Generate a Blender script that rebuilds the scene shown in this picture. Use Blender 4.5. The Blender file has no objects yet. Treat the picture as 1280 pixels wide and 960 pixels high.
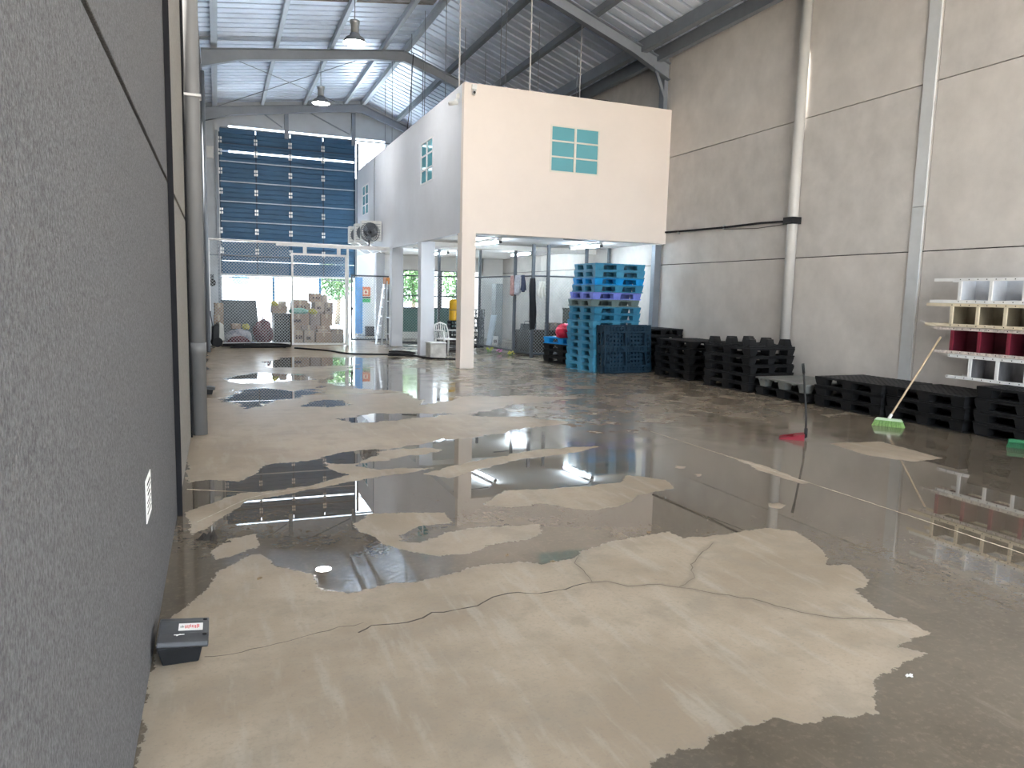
import bpy, math, random
import numpy as np
from mathutils import Matrix, Vector

random.seed(7)
scene = bpy.context.scene
COL = scene.collection

# ------------------------------------------------------------------ camera
cam_d = bpy.data.cameras.new('camera')
cam_d.sensor_width = 36.0
cam_d.lens = 923.55 / 1280 * 36.0
cam_d.clip_start = 0.05
cam_d.clip_end = 300
cam = bpy.data.objects.new('camera', cam_d)
COL.objects.link(cam)
_r = Vector((0.92947, -0.36806, 0.02490)).normalized()
_f = Vector((0.36832, 0.92211, -0.11853)).normalized()
_u = _r.cross(_f).normalized()
cam.matrix_world = Matrix(((_r.x, _u.x, -_f.x, 0), (_r.y, _u.y, -_f.y, 0), (_r.z, _u.z, -_f.z, 1.55), (0, 0, 0, 1)))
scene.camera = cam

# ------------------------------------------------------------------ sky, sun, exposure
world = bpy.data.worlds.new('sky')
scene.world = world
world.use_nodes = True
bg = world.node_tree.nodes['Background']
bg.inputs[0].default_value = (0.80, 0.90, 1.0, 1)
bg.inputs[1].default_value = 2.2

sun_d = bpy.data.lights.new('sun', 'SUN')
sun_d.energy = 18.0
sun_d.color = (1.0, 0.96, 0.90)
sun_d.angle = 0.02
sun = bpy.data.objects.new('sun', sun_d)
COL.objects.link(sun)
sun.rotation_euler = Vector((0.22, -0.16, -1.0)).to_track_quat('-Z', 'Y').to_euler()

scene.view_settings.view_transform = 'Standard'
scene.view_settings.look = 'None'
scene.view_settings.gamma = 1.0
scene.view_settings.use_curve_mapping = False
scene.view_settings.exposure = 2.25
scene.cycles.max_bounces = 10
scene.cycles.diffuse_bounces = 6
scene.cycles.glossy_bounces = 4
scene.cycles.transparent_max_bounces = 8
scene.cycles.use_denoising = True
scene.cycles.sample_clamp_indirect = 8.0


# ------------------------------------------------------------------ helpers
class MB:
    def __init__(self):
        self.v = []
        self.f = []

    def add(self, vs, fs):
        o = len(self.v)
        self.v += [tuple(p) for p in vs]
        self.f += [tuple(i + o for i in q) for q in fs]
        return self

    def box(self, x0, y0, z0, x1, y1, z1):
        vs = [(x0, y0, z0), (x1, y0, z0), (x1, y1, z0), (x0, y1, z0), (x0, y0, z1), (x1, y0, z1), (x1, y1, z1), (x0, y1, z1)]
        return self.add(vs, [(3, 2, 1, 0), (4, 5, 6, 7), (0, 1, 5, 4), (1, 2, 6, 5), (2, 3, 7, 6), (3, 0, 4, 7)])

    def frustum(self, x0, y0, z0, x1, y1, z1, t):
        """box whose bottom is smaller by t on every side"""
        vs = [(x0 + t, y0 + t, z0), (x1 - t, y0 + t, z0), (x1 - t, y1 - t, z0), (x0 + t, y1 - t, z0), (x0, y0, z1), (x1, y0, z1), (x1, y1, z1), (x0, y1, z1)]
        return self.add(vs, [(3, 2, 1, 0), (4, 5, 6, 7), (0, 1, 5, 4), (1, 2, 6, 5), (2, 3, 7, 6), (3, 0, 4, 7)])

    def bar(self, p, q, w, h, up=(0, 0, 1)):
        p, q = Vector(p), Vector(q)
        d = (q - p).normalized()
        u = Vector(up)
        s = d.cross(u)
        if s.length < 1e-4:
            s = d.cross(Vector((1, 0, 0)))
        s.normalize()
        u = s.cross(d)
        s *= w / 2
        u = u * (h / 2)
        vs = [p - s - u, p + s - u, p + s + u, p - s + u, q - s - u, q + s - u, q + s + u, q - s + u]
        return self.add(vs, [(3, 2, 1, 0), (4, 5, 6, 7), (0, 1, 5, 4), (1, 2, 6, 5), (2, 3, 7, 6), (3, 0, 4, 7)])

    def cyl(self, p, q, r0, r1=None, n=12):
        return self.tube([p, q], [r0, r0 if r1 is None else r1], n)

    def tube(self, pts, r, n=8, cap=True):
        pts = [Vector(p) for p in pts]
        rs = r if isinstance(r, (list, tuple)) else [r] * len(pts)
        vs, fs = [], []
        prev = None
        for i, p in enumerate(pts):
            d = (pts[min(i + 1, len(pts) - 1)] - pts[max(i - 1, 0)]).normalized()
            if prev is None:
                a = d.cross(Vector((0, 0, 1)))
                if a.length < 1e-3:
                    a = Vector((1, 0, 0))
            else:
                a = prev - d * prev.dot(d)
                if a.length < 1e-5:
                    a = d.orthogonal()
            a.normalize()
            prev = a
            b = d.cross(a)
            for k in range(n):
                t = 2 * math.pi * k / n
                vs.append(p + (a * math.cos(t) + b * math.sin(t)) * rs[i])
        for i in range(len(pts) - 1):
            for k in range(n):
                fs.append((i * n + k, i * n + (k + 1) % n, (i + 1) * n + (k + 1) % n, (i + 1) * n + k))
        if cap:
            fs.append(tuple(range(n - 1, -1, -1)))
            fs.append(tuple(range((len(pts) - 1) * n, len(pts) * n)))
        return self.add(vs, fs)

    def lathe(self, prof, n=20, c=(0, 0, 0)):
        vs, fs = [], []
        for (r, z) in prof:
            for k in range(n):
                t = 2 * math.pi * k / n
                vs.append((c[0] + r * math.cos(t), c[1] + r * math.sin(t), c[2] + z))
        for i in range(len(prof) - 1):
            for k in range(n):
                fs.append((i * n + k, i * n + (k + 1) % n, (i + 1) * n + (k + 1) % n, (i + 1) * n + k))
        return self.add(vs, fs)

    def prism(self, poly, axis, a, b):
        """poly: 2-D outline, extruded along axis 'x','y','z' from a to b"""
        n = len(poly)
        def P(p, t):
            if axis == 'x':
                return (t, p[0], p[1])
            if axis == 'y':
                return (p[0], t, p[1])
            return (p[0], p[1], t)
        vs = [P(p, a) for p in poly] + [P(p, b) for p in poly]
        fs = [tuple(range(n - 1, -1, -1)), tuple(range(n, 2 * n))]
        fs += [(i, (i + 1) % n, n + (i + 1) % n, n + i) for i in range(n)]
        return self.add(vs, fs)

    def mesh(self, name, mat, smooth=False):
        me = bpy.data.meshes.new(name)
        me.from_pydata(self.v, [], self.f)
        if mat:
            me.materials.append(mat)
        if smooth:
            me.polygons.foreach_set('use_smooth', [True] * len(me.polygons))
        me.update()
        return me

    def build(self, name, mat, parent=None, smooth=False, loc=None, bevel=0):
        import bmesh
        me = self.mesh(name, mat, smooth)
        bm = bmesh.new()
        bm.from_mesh(me)
        bmesh.ops.recalc_face_normals(bm, faces=bm.faces)
        bm.to_mesh(me)
        bm.free()
        o = bpy.data.objects.new(name, me)
        COL.objects.link(o)
        if parent:
            o.parent = parent
        if loc:
            o.location = loc
        if bevel:
            m = o.modifiers.new('bevel', 'BEVEL')
            m.width = bevel
            m.segments = 2
            m.limit_method = 'ANGLE'
        return o


def tag(o, label=None, cat=None, group=None, kind=None):
    if label:
        o['label'] = label
    if cat:
        o['category'] = cat
    if group:
        o['group'] = group
    if kind:
        o['kind'] = kind
    return o


def empty(name, loc=(0, 0, 0), rz=0.0, kind=None):
    o = bpy.data.objects.new(name, None)
    o.empty_display_size = 0.1
    COL.objects.link(o)
    o.location = loc
    o.rotation_euler = (0, 0, rz)
    if kind:
        o['kind'] = kind
    return o


def thing(name, label, cat, loc=(0, 0, 0), rz=0.0, group=None):
    return tag(empty(name, loc, rz), label, cat, group)


def share(src, parent, loc=(0, 0, 0), name=None, rot=None):
    """another object with the same mesh data"""
    o = src.copy()
    if name:
        o.name = name
    COL.objects.link(o)
    o.parent = parent
    o.location = loc
    if rot:
        o.rotation_euler = rot
    return o


def dup(root, loc, rz=0.0, label=None, group=None, mat=None):
    r = root.copy()
    COL.objects.link(r)
    r.location = loc
    r.rotation_euler = (0, 0, rz)
    if label:
        r['label'] = label
    if group:
        r['group'] = group
    for ch in list(root.children):
        c = ch.copy()
        COL.objects.link(c)
        c.parent = r
        for g in list(ch.children):
            d = g.copy()
            COL.objects.link(d)
            d.parent = c
    return r


def recolor(root, mat):
    for ch in root.children:
        if ch.type == 'MESH':
            ch.material_slots[0].link = 'OBJECT'
            ch.material_slots[0].material = mat


_mats = {}


def M(name, col, rough=0.6, metal=0.0, var=0.12, scale=3.0, bump=0.0, bscale=40.0, spec=0.5, stretch=None, emit=None, trans=0.0, col2=None, alpha=1.0):
    if name in _mats:
        return _mats[name]
    m = bpy.data.materials.new(name)
    m.use_nodes = True
    nt = m.node_tree
    b = nt.nodes['Principled BSDF']
    b.inputs['Roughness'].default_value = rough
    b.inputs['Metallic'].default_value = metal
    b.inputs['Specular IOR Level'].default_value = spec
    b.inputs['Base Color'].default_value = (*col, 1)
    if alpha < 1:
        b.inputs['Alpha'].default_value = alpha
    if trans:
        b.inputs['Transmission Weight'].default_value = trans
    if emit:
        b.inputs['Emission Color'].default_value = (*emit[:3], 1)
        b.inputs['Emission Strength'].default_value = emit[3]
    if var or bump:
        geo = nt.nodes.new('ShaderNodeNewGeometry')
        mp = nt.nodes.new('ShaderNodeMapping')
        nt.links.new(geo.outputs['Position'], mp.inputs[0])
        if stretch:
            mp.inputs['Scale'].default_value = stretch
    if var:
        n = nt.nodes.new('ShaderNodeTexNoise')
        n.inputs['Scale'].default_value = scale
        n.inputs['Detail'].default_value = 6
        n.inputs['Roughness'].default_value = 0.62
        nt.links.new(mp.outputs[0], n.inputs['Vector'])
        r = nt.nodes.new('ShaderNodeValToRGB')
        lo = tuple(c * (1 - var) for c in col)
        hi = tuple(min(1, c * (1 + var)) for c in (col2 or col))
        if col2:
            lo = col
            hi = col2
        r.color_ramp.elements[0].position = 0.3
        r.color_ramp.elements[1].position = 0.7
        r.color_ramp.elements[0].color = (*lo, 1)
        r.color_ramp.elements[1].color = (*hi, 1)
        nt.links.new(n.outputs['Fac'], r.inputs[0])
        nt.links.new(r.outputs[0], b.inputs['Base Color'])
    if bump:
        n2 = nt.nodes.new('ShaderNodeTexNoise')
        n2.inputs['Scale'].default_value = bscale
        n2.inputs['Detail'].default_value = 5
        nt.links.new(mp.outputs[0], n2.inputs['Vector'])
        bp = nt.nodes.new('ShaderNodeBump')
        bp.inputs['Strength'].default_value = bump
        bp.inputs['Distance'].default_value = 0.01
        nt.links.new(n2.outputs['Fac'], bp.inputs['Height'])
        nt.links.new(bp.outputs[0], b.inputs['Normal'])
    _mats[name] = m
    return m


STEEL = M('painted_grey_steel', (0.24, 0.265, 0.30), 0.45, 0.3, 0.10, 2.0)
STEEL_DK = M('dark_grey_steel', (0.09, 0.10, 0.115), 0.5, 0.2, 0.15, 4.0)
WHITE_STEEL = M('white_painted_steel', (0.72, 0.71, 0.70), 0.45, 0.0, 0.10, 6.0)
GALV = M('galvanised_steel', (0.55, 0.57, 0.58), 0.38, 0.8, 0.08, 8.0)
PVC = M('grey_pipe_plastic', (0.56, 0.55, 0.53), 0.4, 0.0, 0.05, 3.0)
BLACK = M('black_plastic', (0.014, 0.015, 0.017), 0.45, 0.0, 0.25, 5.0, spec=0.3)
RUBBER = M('black_rubber', (0.014, 0.014, 0.016), 0.6, 0.0, 0.2, 6.0, spec=0.25)
DARK = M('dark_joint', (0.016, 0.016, 0.018), 0.95, 0.0, 0.1, 5.0, spec=0.05)
WHITE = M('white_plastic', (0.78, 0.78, 0.76), 0.35, 0.0, 0.05, 5.0)
PLASTER = M('white_plaster', (0.80, 0.79, 0.77), 0.7, 0.0, 0.05, 1.2, 0.1, 25)

# ================================================================== STRUCTURE
XL, XR = -0.285, 9.6
Y0, YE = -5.0, 28.7          # near end (open doorway behind the viewer) and far end of the hall


def roofz(x):
    return 7.75 + 0.128 * (x + 0.3) if x < 5.1 else 8.44 - 0.36 * (x - 5.1)


# ------------------------------------------------------------------ floor
DRY = {
    'main': [(-0.269, 2.014), (-0.284, 2.349), (-0.274, 2.645), (-0.279, 3.030), (-0.280, 3.456), (-0.235, 3.700), (-0.068, 3.979), (-0.013, 4.256), (0.174, 4.494), (0.249, 4.385), (0.281, 4.213), (0.437, 4.036), (0.468, 3.803), (0.614, 3.690), (0.796, 3.764), (1.010, 3.741), (1.237, 3.815), (1.381, 3.886), (1.663, 3.864), (1.722, 3.776), (1.958, 3.812), (2.050, 3.899), (2.322, 4.015), (2.778, 4.076), (2.800, 3.915), (3.067, 3.917), (3.215, 3.923), (3.519, 3.947), (3.635, 3.828), (3.579, 3.572), (3.474, 3.357), (3.352, 3.253), (3.489, 3.209), (3.393, 2.990), (3.283, 2.905), (3.223, 2.924), (3.125, 2.691), (3.141, 2.526), (3.152, 2.383), (3.054, 2.346), (2.870, 2.324), (2.939, 2.252), (2.885, 2.208), (2.721, 2.196), (2.549, 2.141), (2.409, 2.038), (2.298, 1.944), (2.283, 1.972), (2.206, 1.953), (2.127, 1.980), (2.035, 1.957), (1.969, 1.980), (1.919, 2.042), (1.779, 2.047), (1.633, 2.019), (1.549, 1.979), (1.424, 2.003), (1.353, 1.968), (1.304, 1.949), (1.188, 1.863), (1.036, 1.697), (0.942, 1.575)],
    'p2': [(1.790, 5.027), (2.116, 5.379), (2.498, 5.319), (2.863, 5.319), (3.146, 5.347), (3.351, 5.551), (3.588, 5.306), (3.478, 5.033), (3.075, 4.947), (2.941, 4.796), (2.739, 4.699), (2.488, 4.667), (2.263, 4.952), (1.983, 4.904)],
    'p3': [(0.823, 4.842), (0.969, 5.045), (1.132, 5.036), (1.478, 4.931), (1.451, 4.705), (1.211, 4.687), (1.063, 4.541), (1.040, 4.418), (1.138, 4.340), (1.223, 4.409), (1.371, 4.496), (1.548, 4.529), (1.829, 4.514), (2.021, 4.492), (1.960, 4.313), (1.814, 4.224), (1.547, 4.195), (1.387, 4.065), (1.188, 4.100), (1.049, 4.246), (0.920, 4.378), (0.911, 4.506), (0.825, 4.735)],
    'tan': [(-0.367, 7.740), (-0.243, 6.323), (-0.089, 6.359), (0.140, 6.239), (0.290, 6.537), (0.363, 6.796), (0.729, 6.861), (0.862, 6.894), (1.051, 7.133), (1.449, 7.261), (1.936, 7.298), (2.290, 7.561), (2.657, 7.561), (3.108, 7.744), (3.934, 8.205), (3.707, 8.693), (2.917, 8.939), (3.891, 9.722), (5.163, 10.223), (4.396, 10.654), (3.231, 10.701), (2.442, 11.614), (1.600, 12.844), (2.086, 14.331), (3.319, 15.796), (4.298, 16.861), (4.370, 19.764), (4.575, 22.979), (4.645, 27.850), (-0.280, 28.471), (-0.275, 19.493), (-0.314, 14.136), (-0.362, 12.955), (-0.278, 8.351)],
    'strip1': [(1.635, 6.097), (2.279, 6.472), (3.019, 6.765), (3.852, 6.798), (3.127, 6.499), (2.748, 6.416), (2.162, 6.135), (1.794, 5.905)],
    'strip2': [(0.816, 6.872), (1.045, 6.707), (1.404, 7.038), (1.896, 7.143), (2.123, 7.003), (1.587, 6.804), (1.093, 6.561), (1.262, 6.324), (1.757, 6.280), (1.218, 6.098), (0.859, 5.925), (0.491, 5.757), (0.180, 5.663), (-0.111, 5.059), (-0.180, 4.945), (-0.215, 5.464), (0.129, 5.839), (0.425, 5.898), (0.744, 6.012), (1.000, 6.247), (0.905, 6.424), (0.885, 6.684)],
    'leftbit': [(-0.073, 4.573), (0.031, 4.814), (0.189, 4.830), (0.224, 4.582), (0.093, 4.491), (-0.038, 4.422)],
    'scuff1': [(6.339, 6.194), (7.008, 6.162), (6.906, 5.284), (6.438, 5.260), (6.232, 5.664)],
    'scuff2': [(7.797, 7.888), (8.546, 8.085), (8.518, 7.941), (7.748, 7.691)],
    'scuff3': [(4.773, 6.136), (4.834, 5.489), (4.751, 4.885), (4.660, 4.826), (4.644, 5.375)],
    'e1': [(3.956, 4.447), (4.052, 4.441), (4.049, 4.350), (3.920, 4.299), (3.878, 4.356)],
    'e2': [(3.985, 5.759), (4.063, 5.704), (3.990, 5.624), (3.916, 5.645)],
    'e3': [(3.964, 5.439), (4.031, 5.389), (3.962, 5.317), (3.899, 5.335)],
}
POOL = {
    'q3': [(0.861, 6.825), (1.031, 7.101), (1.201, 7.208), (1.456, 7.219), (1.405, 6.963), (1.158, 6.642), (1.001, 6.652)],
    'far1': [(0.902, 16.616), (1.333, 17.986), (2.572, 17.662), (4.073, 17.532), (4.196, 16.461), (2.647, 15.874), (1.442, 15.339), (0.996, 15.558)],
    'far2': [(0.006, 11.015), (0.301, 12.211), (0.670, 12.452), (1.036, 11.684), (1.532, 12.298), (1.375, 11.525), (0.738, 10.783), (0.550, 10.289), (0.292, 10.063), (0.259, 10.649)],
    'far3': [(0.989, 10.342), (1.292, 10.833), (1.512, 10.788), (1.845, 10.393), (1.457, 10.020), (1.158, 10.157)],
    'far7': [(2.535, 15.200), (3.581, 15.408), (4.935, 16.385), (5.316, 17.655), (3.833, 16.499), (2.845, 16.032)],
    'far4': [(0.080, 13.819), (0.644, 14.537), (1.471, 14.136), (1.524, 13.339), (0.688, 12.773), (0.199, 13.082)],
    'far5': [(3.163, 13.605), (4.228, 14.024), (3.249, 10.348), (2.686, 10.058), (2.708, 11.366)],
    'far6': [(1.317, 9.062), (1.869, 9.374), (2.587, 9.279), (2.804, 9.096), (2.290, 8.957), (1.557, 8.771)],
}
CRACK = {
    'crack_a': [(-0.093, 3.216), (0.108, 3.230), (0.260, 3.257), (0.350, 3.284), (0.497, 3.320), (0.613, 3.343)],
    'crack_b': [(0.559, 3.247), (0.643, 3.306), (0.809, 3.278), (0.942, 3.336), (1.170, 3.339), (1.287, 3.425), (1.384, 3.447), (1.589, 3.391), (1.878, 3.446)],
    'crack_c': [(1.878, 3.446), (1.922, 3.740), (2.006, 3.854)],
    'crack_d': [(1.878, 3.446), (1.964, 3.430), (2.044, 3.333), (2.217, 3.312), (2.314, 3.233), (2.442, 3.089), (2.577, 2.978), (2.636, 2.853), (2.738, 2.729), (2.807, 2.657), (2.950, 2.609), (3.140, 2.498)],
    'crack_e': [(2.314, 3.233), (2.456, 3.332), (2.577, 3.502), (2.758, 3.674), (2.949, 3.802)],
}



def seg_dist(P, poly, closed=True):
    n = len(poly)
    d2 = np.full(len(P), 1e9)
    rng = range(n) if closed else range(n - 1)
    for i in rng:
        a = np.array(poly[i]); b = np.array(poly[(i + 1) % n])
        ab = b - a
        L = max(ab @ ab, 1e-9)
        t = np.clip(((P - a) @ ab) / L, 0, 1)
        q = P - (a + t[:, None] * ab)
        d2 = np.minimum(d2, (q * q).sum(1))
    return np.sqrt(d2)


def inside(P, poly):
    n = len(poly)
    c = np.zeros(len(P), bool)
    for i in range(n):
        x0, y0 = poly[i]
        x1, y1 = poly[(i + 1) % n]
        if y0 == y1:
            continue
        hit = ((y0 > P[:, 1]) != (y1 > P[:, 1])) & (P[:, 0] < (x1 - x0) * (P[:, 1] - y0) / (y1 - y0) + x0)
        c ^= hit
    return c


def sdf(P, poly):
    d = seg_dist(P, poly)
    return np.where(inside(P, poly), d, -d)


def make_floor():
    ys = [Y0 - 0.0, -3.0, -1.5, 0.0, 0.8, 1.3]
    y = 1.6
    while y < YE + 0.2:
        ys.append(y)
        y += max(0.02, 0.0065 * y)
    ys.append(YE + 0.2)
    xs = np.concatenate([np.arange(XL - 0.05, XR + 0.05, 0.026), [XR + 0.05]])
    ys = np.array(ys)
    X, Y = np.meshgrid(xs, ys)
    P = np.stack([X.ravel(), Y.ravel()], 1)
    dry = np.full(len(P), -9.0)
    for poly in DRY.values():
        dry = np.maximum(dry, sdf(P, poly))
    wet = -dry
    pool = np.full(len(P), -9.0)
    for poly in POOL.values():
        pool = np.maximum(pool, sdf(P, poly))
    wet = np.maximum(wet, pool)
    wet = np.clip(wet, -0.45, 0.45)
    damp = np.zeros(len(P))
    for k in ('crack_c', 'crack_d', 'crack_e'):
        damp = np.maximum(damp, np.clip(1.35 - seg_dist(P, CRACK[k], False) / 0.022, 0, 1))
    damp = np.maximum(damp, np.clip(1.0 - (P[:, 0] - XL) / 0.12, 0, 1) * 0.8)
    xx, yy = P[:, 0], P[:, 1]
    far = np.clip((yy - 7.0) / 5.0, 0, 1)
    amp = 0.045 + 0.34 * far * np.clip((xx + 1.5) / 3.0, 0.3, 1) + 0.13 * np.clip((yy - 5.5) / 1.5, 0, 1)
    amp *= np.where(yy > 20, 1.2, 1.0)
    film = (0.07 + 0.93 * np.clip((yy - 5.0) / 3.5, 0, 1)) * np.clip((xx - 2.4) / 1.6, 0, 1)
    nx, ny = len(xs), len(ys)
    idx = np.arange(nx * ny).reshape(ny, nx)
    q = np.stack([idx[:-1, :-1], idx[:-1, 1:], idx[1:, 1:], idx[1:, :-1]], -1).reshape(-1, 4)
    me = bpy.data.meshes.new('floor')
    me.vertices.add(len(P))
    co = np.zeros((len(P), 3), np.float32)
    co[:, :2] = P
    me.vertices.foreach_set('co', co.ravel())
    me.loops.add(q.size)
    me.loops.foreach_set('vertex_index', q.ravel().astype(np.int32))
    me.polygons.add(len(q))
    me.polygons.foreach_set('loop_start', np.arange(0, q.size, 4, dtype=np.int32))
    me.update(calc_edges=True)
    for nm, val in (('wet', wet), ('damp', damp), ('amp', amp), ('film', film), ('far_ramp', np.clip((yy - 5.5) / 6.0, 0, 1))):
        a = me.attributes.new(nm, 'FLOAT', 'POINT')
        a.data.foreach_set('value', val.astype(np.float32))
    o = bpy.data.objects.new('floor', me)
    COL.objects.link(o)
    o['kind'] = 'structure'
    return o


def floor_material():
    m = bpy.data.materials.new('wet_and_dry_concrete')
    m.use_nodes = True
    nt = m.node_tree
    N, Lk = nt.nodes, nt.links
    b = N['Principled BSDF']

    def node(t, **kw):
        n = N.new(t)
        for k, v in kw.items():
            setattr(n, k, v)
        return n

    def math_(op, a, c, clamp=False):
        n = node('ShaderNodeMath', operation=op, use_clamp=clamp)
        for i, s in enumerate((a, c)):
            if isinstance(s, (int, float)):
                n.inputs[i].default_value = s
            else:
                Lk.new(s, n.inputs[i])
        return n.outputs[0]

    def noise(scale, detail=5, rough=0.6, vec=None, dist=0.0):
        n = node('ShaderNodeTexNoise')
        n.inputs['Scale'].default_value = scale
        n.inputs['Detail'].default_value = detail
        n.inputs['Roughness'].default_value = rough
        n.inputs['Distortion'].default_value = dist
        Lk.new(vec or geo.outputs['Position'], n.inputs['Vector'])
        return n.outputs['Fac']

    def attr(nm):
        n = node('ShaderNodeAttribute')
        n.attribute_name = nm
        return n.outputs['Fac']

    def mix(f, a, c):
        n = node('ShaderNodeMix', data_type='RGBA')
        for s, k in ((f, 0), (a, 6), (c, 7)):
            if isinstance(s, (int, float)):
                n.inputs[k].default_value = s
            elif isinstance(s, tuple):
                n.inputs[k].default_value = (*s, 1)
            else:
                Lk.new(s, n.inputs[k])
        return n.outputs[2]

    def ramp(f, lo, hi):
        n = node('ShaderNodeMapRange', interpolation_type='SMOOTHSTEP')
        n.inputs[1].default_value = lo
        n.inputs[2].default_value = hi
        Lk.new(f, n.inputs[0])
        return n.outputs[0]

    geo = node('ShaderNodeNewGeometry')
    mp = node('ShaderNodeMapping')
    mp.inputs['Scale'].default_value = (1.0, 0.18, 1.0)
    mp.inputs['Rotation'].default_value = (0, 0, 0.5)
    Lk.new(geo.outputs['Position'], mp.inputs[0])
    big = noise(0.75, 6, 0.62)
    mid = noise(3.2, 6, 0.65)
    fine = noise(22, 4, 0.7)
    streak = noise(9, 4, 0.6, mp.outputs[0])
    wob = math_('MULTIPLY', math_('SUBTRACT', noise(1.0, 7, 0.64, None, 0.6), 0.5), math_('MULTIPLY', attr('amp'), 2.2))
    edge = math_('ADD', math_('MULTIPLY', math_('SUBTRACT', noise(9, 5, 0.7), 0.5), 0.10), math_('MULTIPLY', math_('SUBTRACT', noise(34, 4, 0.7), 0.5), 0.045))
    wob = math_('ADD', wob, math_('MULTIPLY', math_('SUBTRACT', noise(3.6, 6, 0.66), 0.5), math_('MULTIPLY', attr('amp'), 1.3)))
    v = math_('ADD', math_('ADD', attr('wet'), wob), edge)
    v = math_('DIVIDE', v, math_('ADD', math_('MULTIPLY', attr('far_ramp'), 6.0), 1.0))
    wet = ramp(v, -0.006, 0.007)
    soak = ramp(v, -0.10, 0.01)
    # dry concrete: pale tan with grey blotches and trowel streaks
    dry = mix(ramp(big, 0.36, 0.62), (0.248, 0.198, 0.146), (0.348, 0.288, 0.224))
    dry = mix(math_('MULTIPLY', ramp(mid, 0.46, 0.68), 0.65), dry, (0.228, 0.195, 0.155))
    dry = mix(math_('MULTIPLY', ramp(streak, 0.50, 0.68), 0.45), dry, (0.37, 0.33, 0.28))
    dry = mix(math_('MULTIPLY', ramp(noise(48, 3, 0.7), 0.45, 0.75), 0.40), dry, (0.19, 0.165, 0.135))
    dry = mix(math_('MULTIPLY', ramp(fine, 0.60, 0.74), 0.45), dry, (0.17, 0.145, 0.115))
    dry = mix(math_('MULTIPLY', attr('far_ramp'), 0.55), dry, mix(ramp(mid, 0.35, 0.7), (0.46, 0.37, 0.275), (0.36, 0.285, 0.205)))  # dry colour turns to a paler tan farther down the hall
    dry = mix(math_('MULTIPLY', attr('damp'), 0.55), dry, (0.17, 0.145, 0.115))
    dry = mix(math_('MULTIPLY', soak, 0.18), dry, (0.20, 0.175, 0.14))
    wc = mix(ramp(big, 0.3, 0.7), (0.085, 0.071, 0.054), (0.125, 0.104, 0.080))
    wc = mix(math_('MULTIPLY', ramp(mid, 0.5, 0.8), 0.6), wc, (0.16, 0.133, 0.10))
    wc = mix(math_('MULTIPLY', ramp(streak, 0.6, 0.75), 0.25), wc, (0.23, 0.20, 0.16))
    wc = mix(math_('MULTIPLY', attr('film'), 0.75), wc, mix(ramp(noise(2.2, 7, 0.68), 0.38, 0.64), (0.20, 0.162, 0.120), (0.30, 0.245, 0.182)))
    wc = mix(math_('MULTIPLY', ramp(noise(30, 5, 0.72), 0.48, 0.72), 0.25), wc, (0.26, 0.215, 0.165))
    wc = mix(math_('MULTIPLY', ramp(noise(7, 6, 0.7), 0.52, 0.72), 0.35), wc, (0.075, 0.062, 0.047))
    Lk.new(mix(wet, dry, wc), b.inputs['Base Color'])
    r = node('ShaderNodeMix', data_type='FLOAT')
    Lk.new(wet, r.inputs[0])
    Lk.new(math_('SUBTRACT', 0.62, math_('MULTIPLY', attr('far_ramp'), 0.36)), r.inputs[2])
    rw = math_('ADD', math_('MULTIPLY', ramp(mid, 0.55, 0.8), 0.012), 0.004)
    rw = math_('ADD', rw, math_('MULTIPLY', attr('film'), math_('MULTIPLY', ramp(noise(1.7, 6, 0.65), 0.15, 0.75), 0.40)))
    Lk.new(rw, r.inputs[3])
    Lk.new(r.outputs[0], b.inputs['Roughness'])
    s = node('ShaderNodeMix', data_type='FLOAT')
    Lk.new(wet, s.inputs[0])
    s.inputs[2].default_value = 0.30
    s.inputs[3].default_value = 0.62
    Lk.new(s.outputs[0], b.inputs['Specular IOR Level'])
    bp = node('ShaderNodeBump')
    bp.inputs['Distance'].default_value = 0.004
    st = node('ShaderNodeMix', data_type='FLOAT')
    Lk.new(wet, st.inputs[0])
    st.inputs[2].default_value = 0.35
    Lk.new(math_('ADD', math_('MULTIPLY', attr('film'), 0.045), 0.0012), st.inputs[3])
    Lk.new(st.outputs[0], bp.inputs['Strength'])
    Lk.new(noise(16, 3, 0.6), bp.inputs['Height'])
    Lk.new(bp.outputs[0], b.inputs['Normal'])
    return m


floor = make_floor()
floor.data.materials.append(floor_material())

CRACK_M = M('dark_crack', (0.055, 0.045, 0.035), 0.9, 0, 0.2, 20)  # dark brown colour of the thin crack ribbons
SEDIMENT = M('pale_joint_sediment', (0.42, 0.38, 0.31), 0.8, 0, 0.35, 30)


def ribbon(pts, w, seed, jit=0.012, step=0.05):
    rnd = random.Random(seed)
    out = []
    for i in range(len(pts) - 1):
        a, c = Vector((*pts[i], 0)), Vector((*pts[i + 1], 0))
        n = max(1, int((c - a).length / step))
        for k in range(n):
            p = a.lerp(c, k / n)
            out.append((p.x + rnd.uniform(-jit, jit), p.y + rnd.uniform(-jit, jit), w * rnd.uniform(0.5, 1.3)))
    out.append((pts[-1][0], pts[-1][1], w * 0.3))
    mb = MB()
    vs, fs = [], []
    for i, (x, y, ww) in enumerate(out):
        a = out[max(0, i - 1)]; c = out[min(len(out) - 1, i + 1)]
        d = Vector((c[0] - a[0], c[1] - a[1], 0)).normalized()
        n = Vector((-d.y, d.x, 0)) * ww / 2
        vs += [(x + n.x, y + n.y, 0.0012), (x - n.x, y - n.y, 0.0012)]
    for i in range(len(out) - 1):
        fs.append((2 * i, 2 * i + 1, 2 * i + 3, 2 * i + 2))
    return mb.add(vs, fs)


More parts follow.
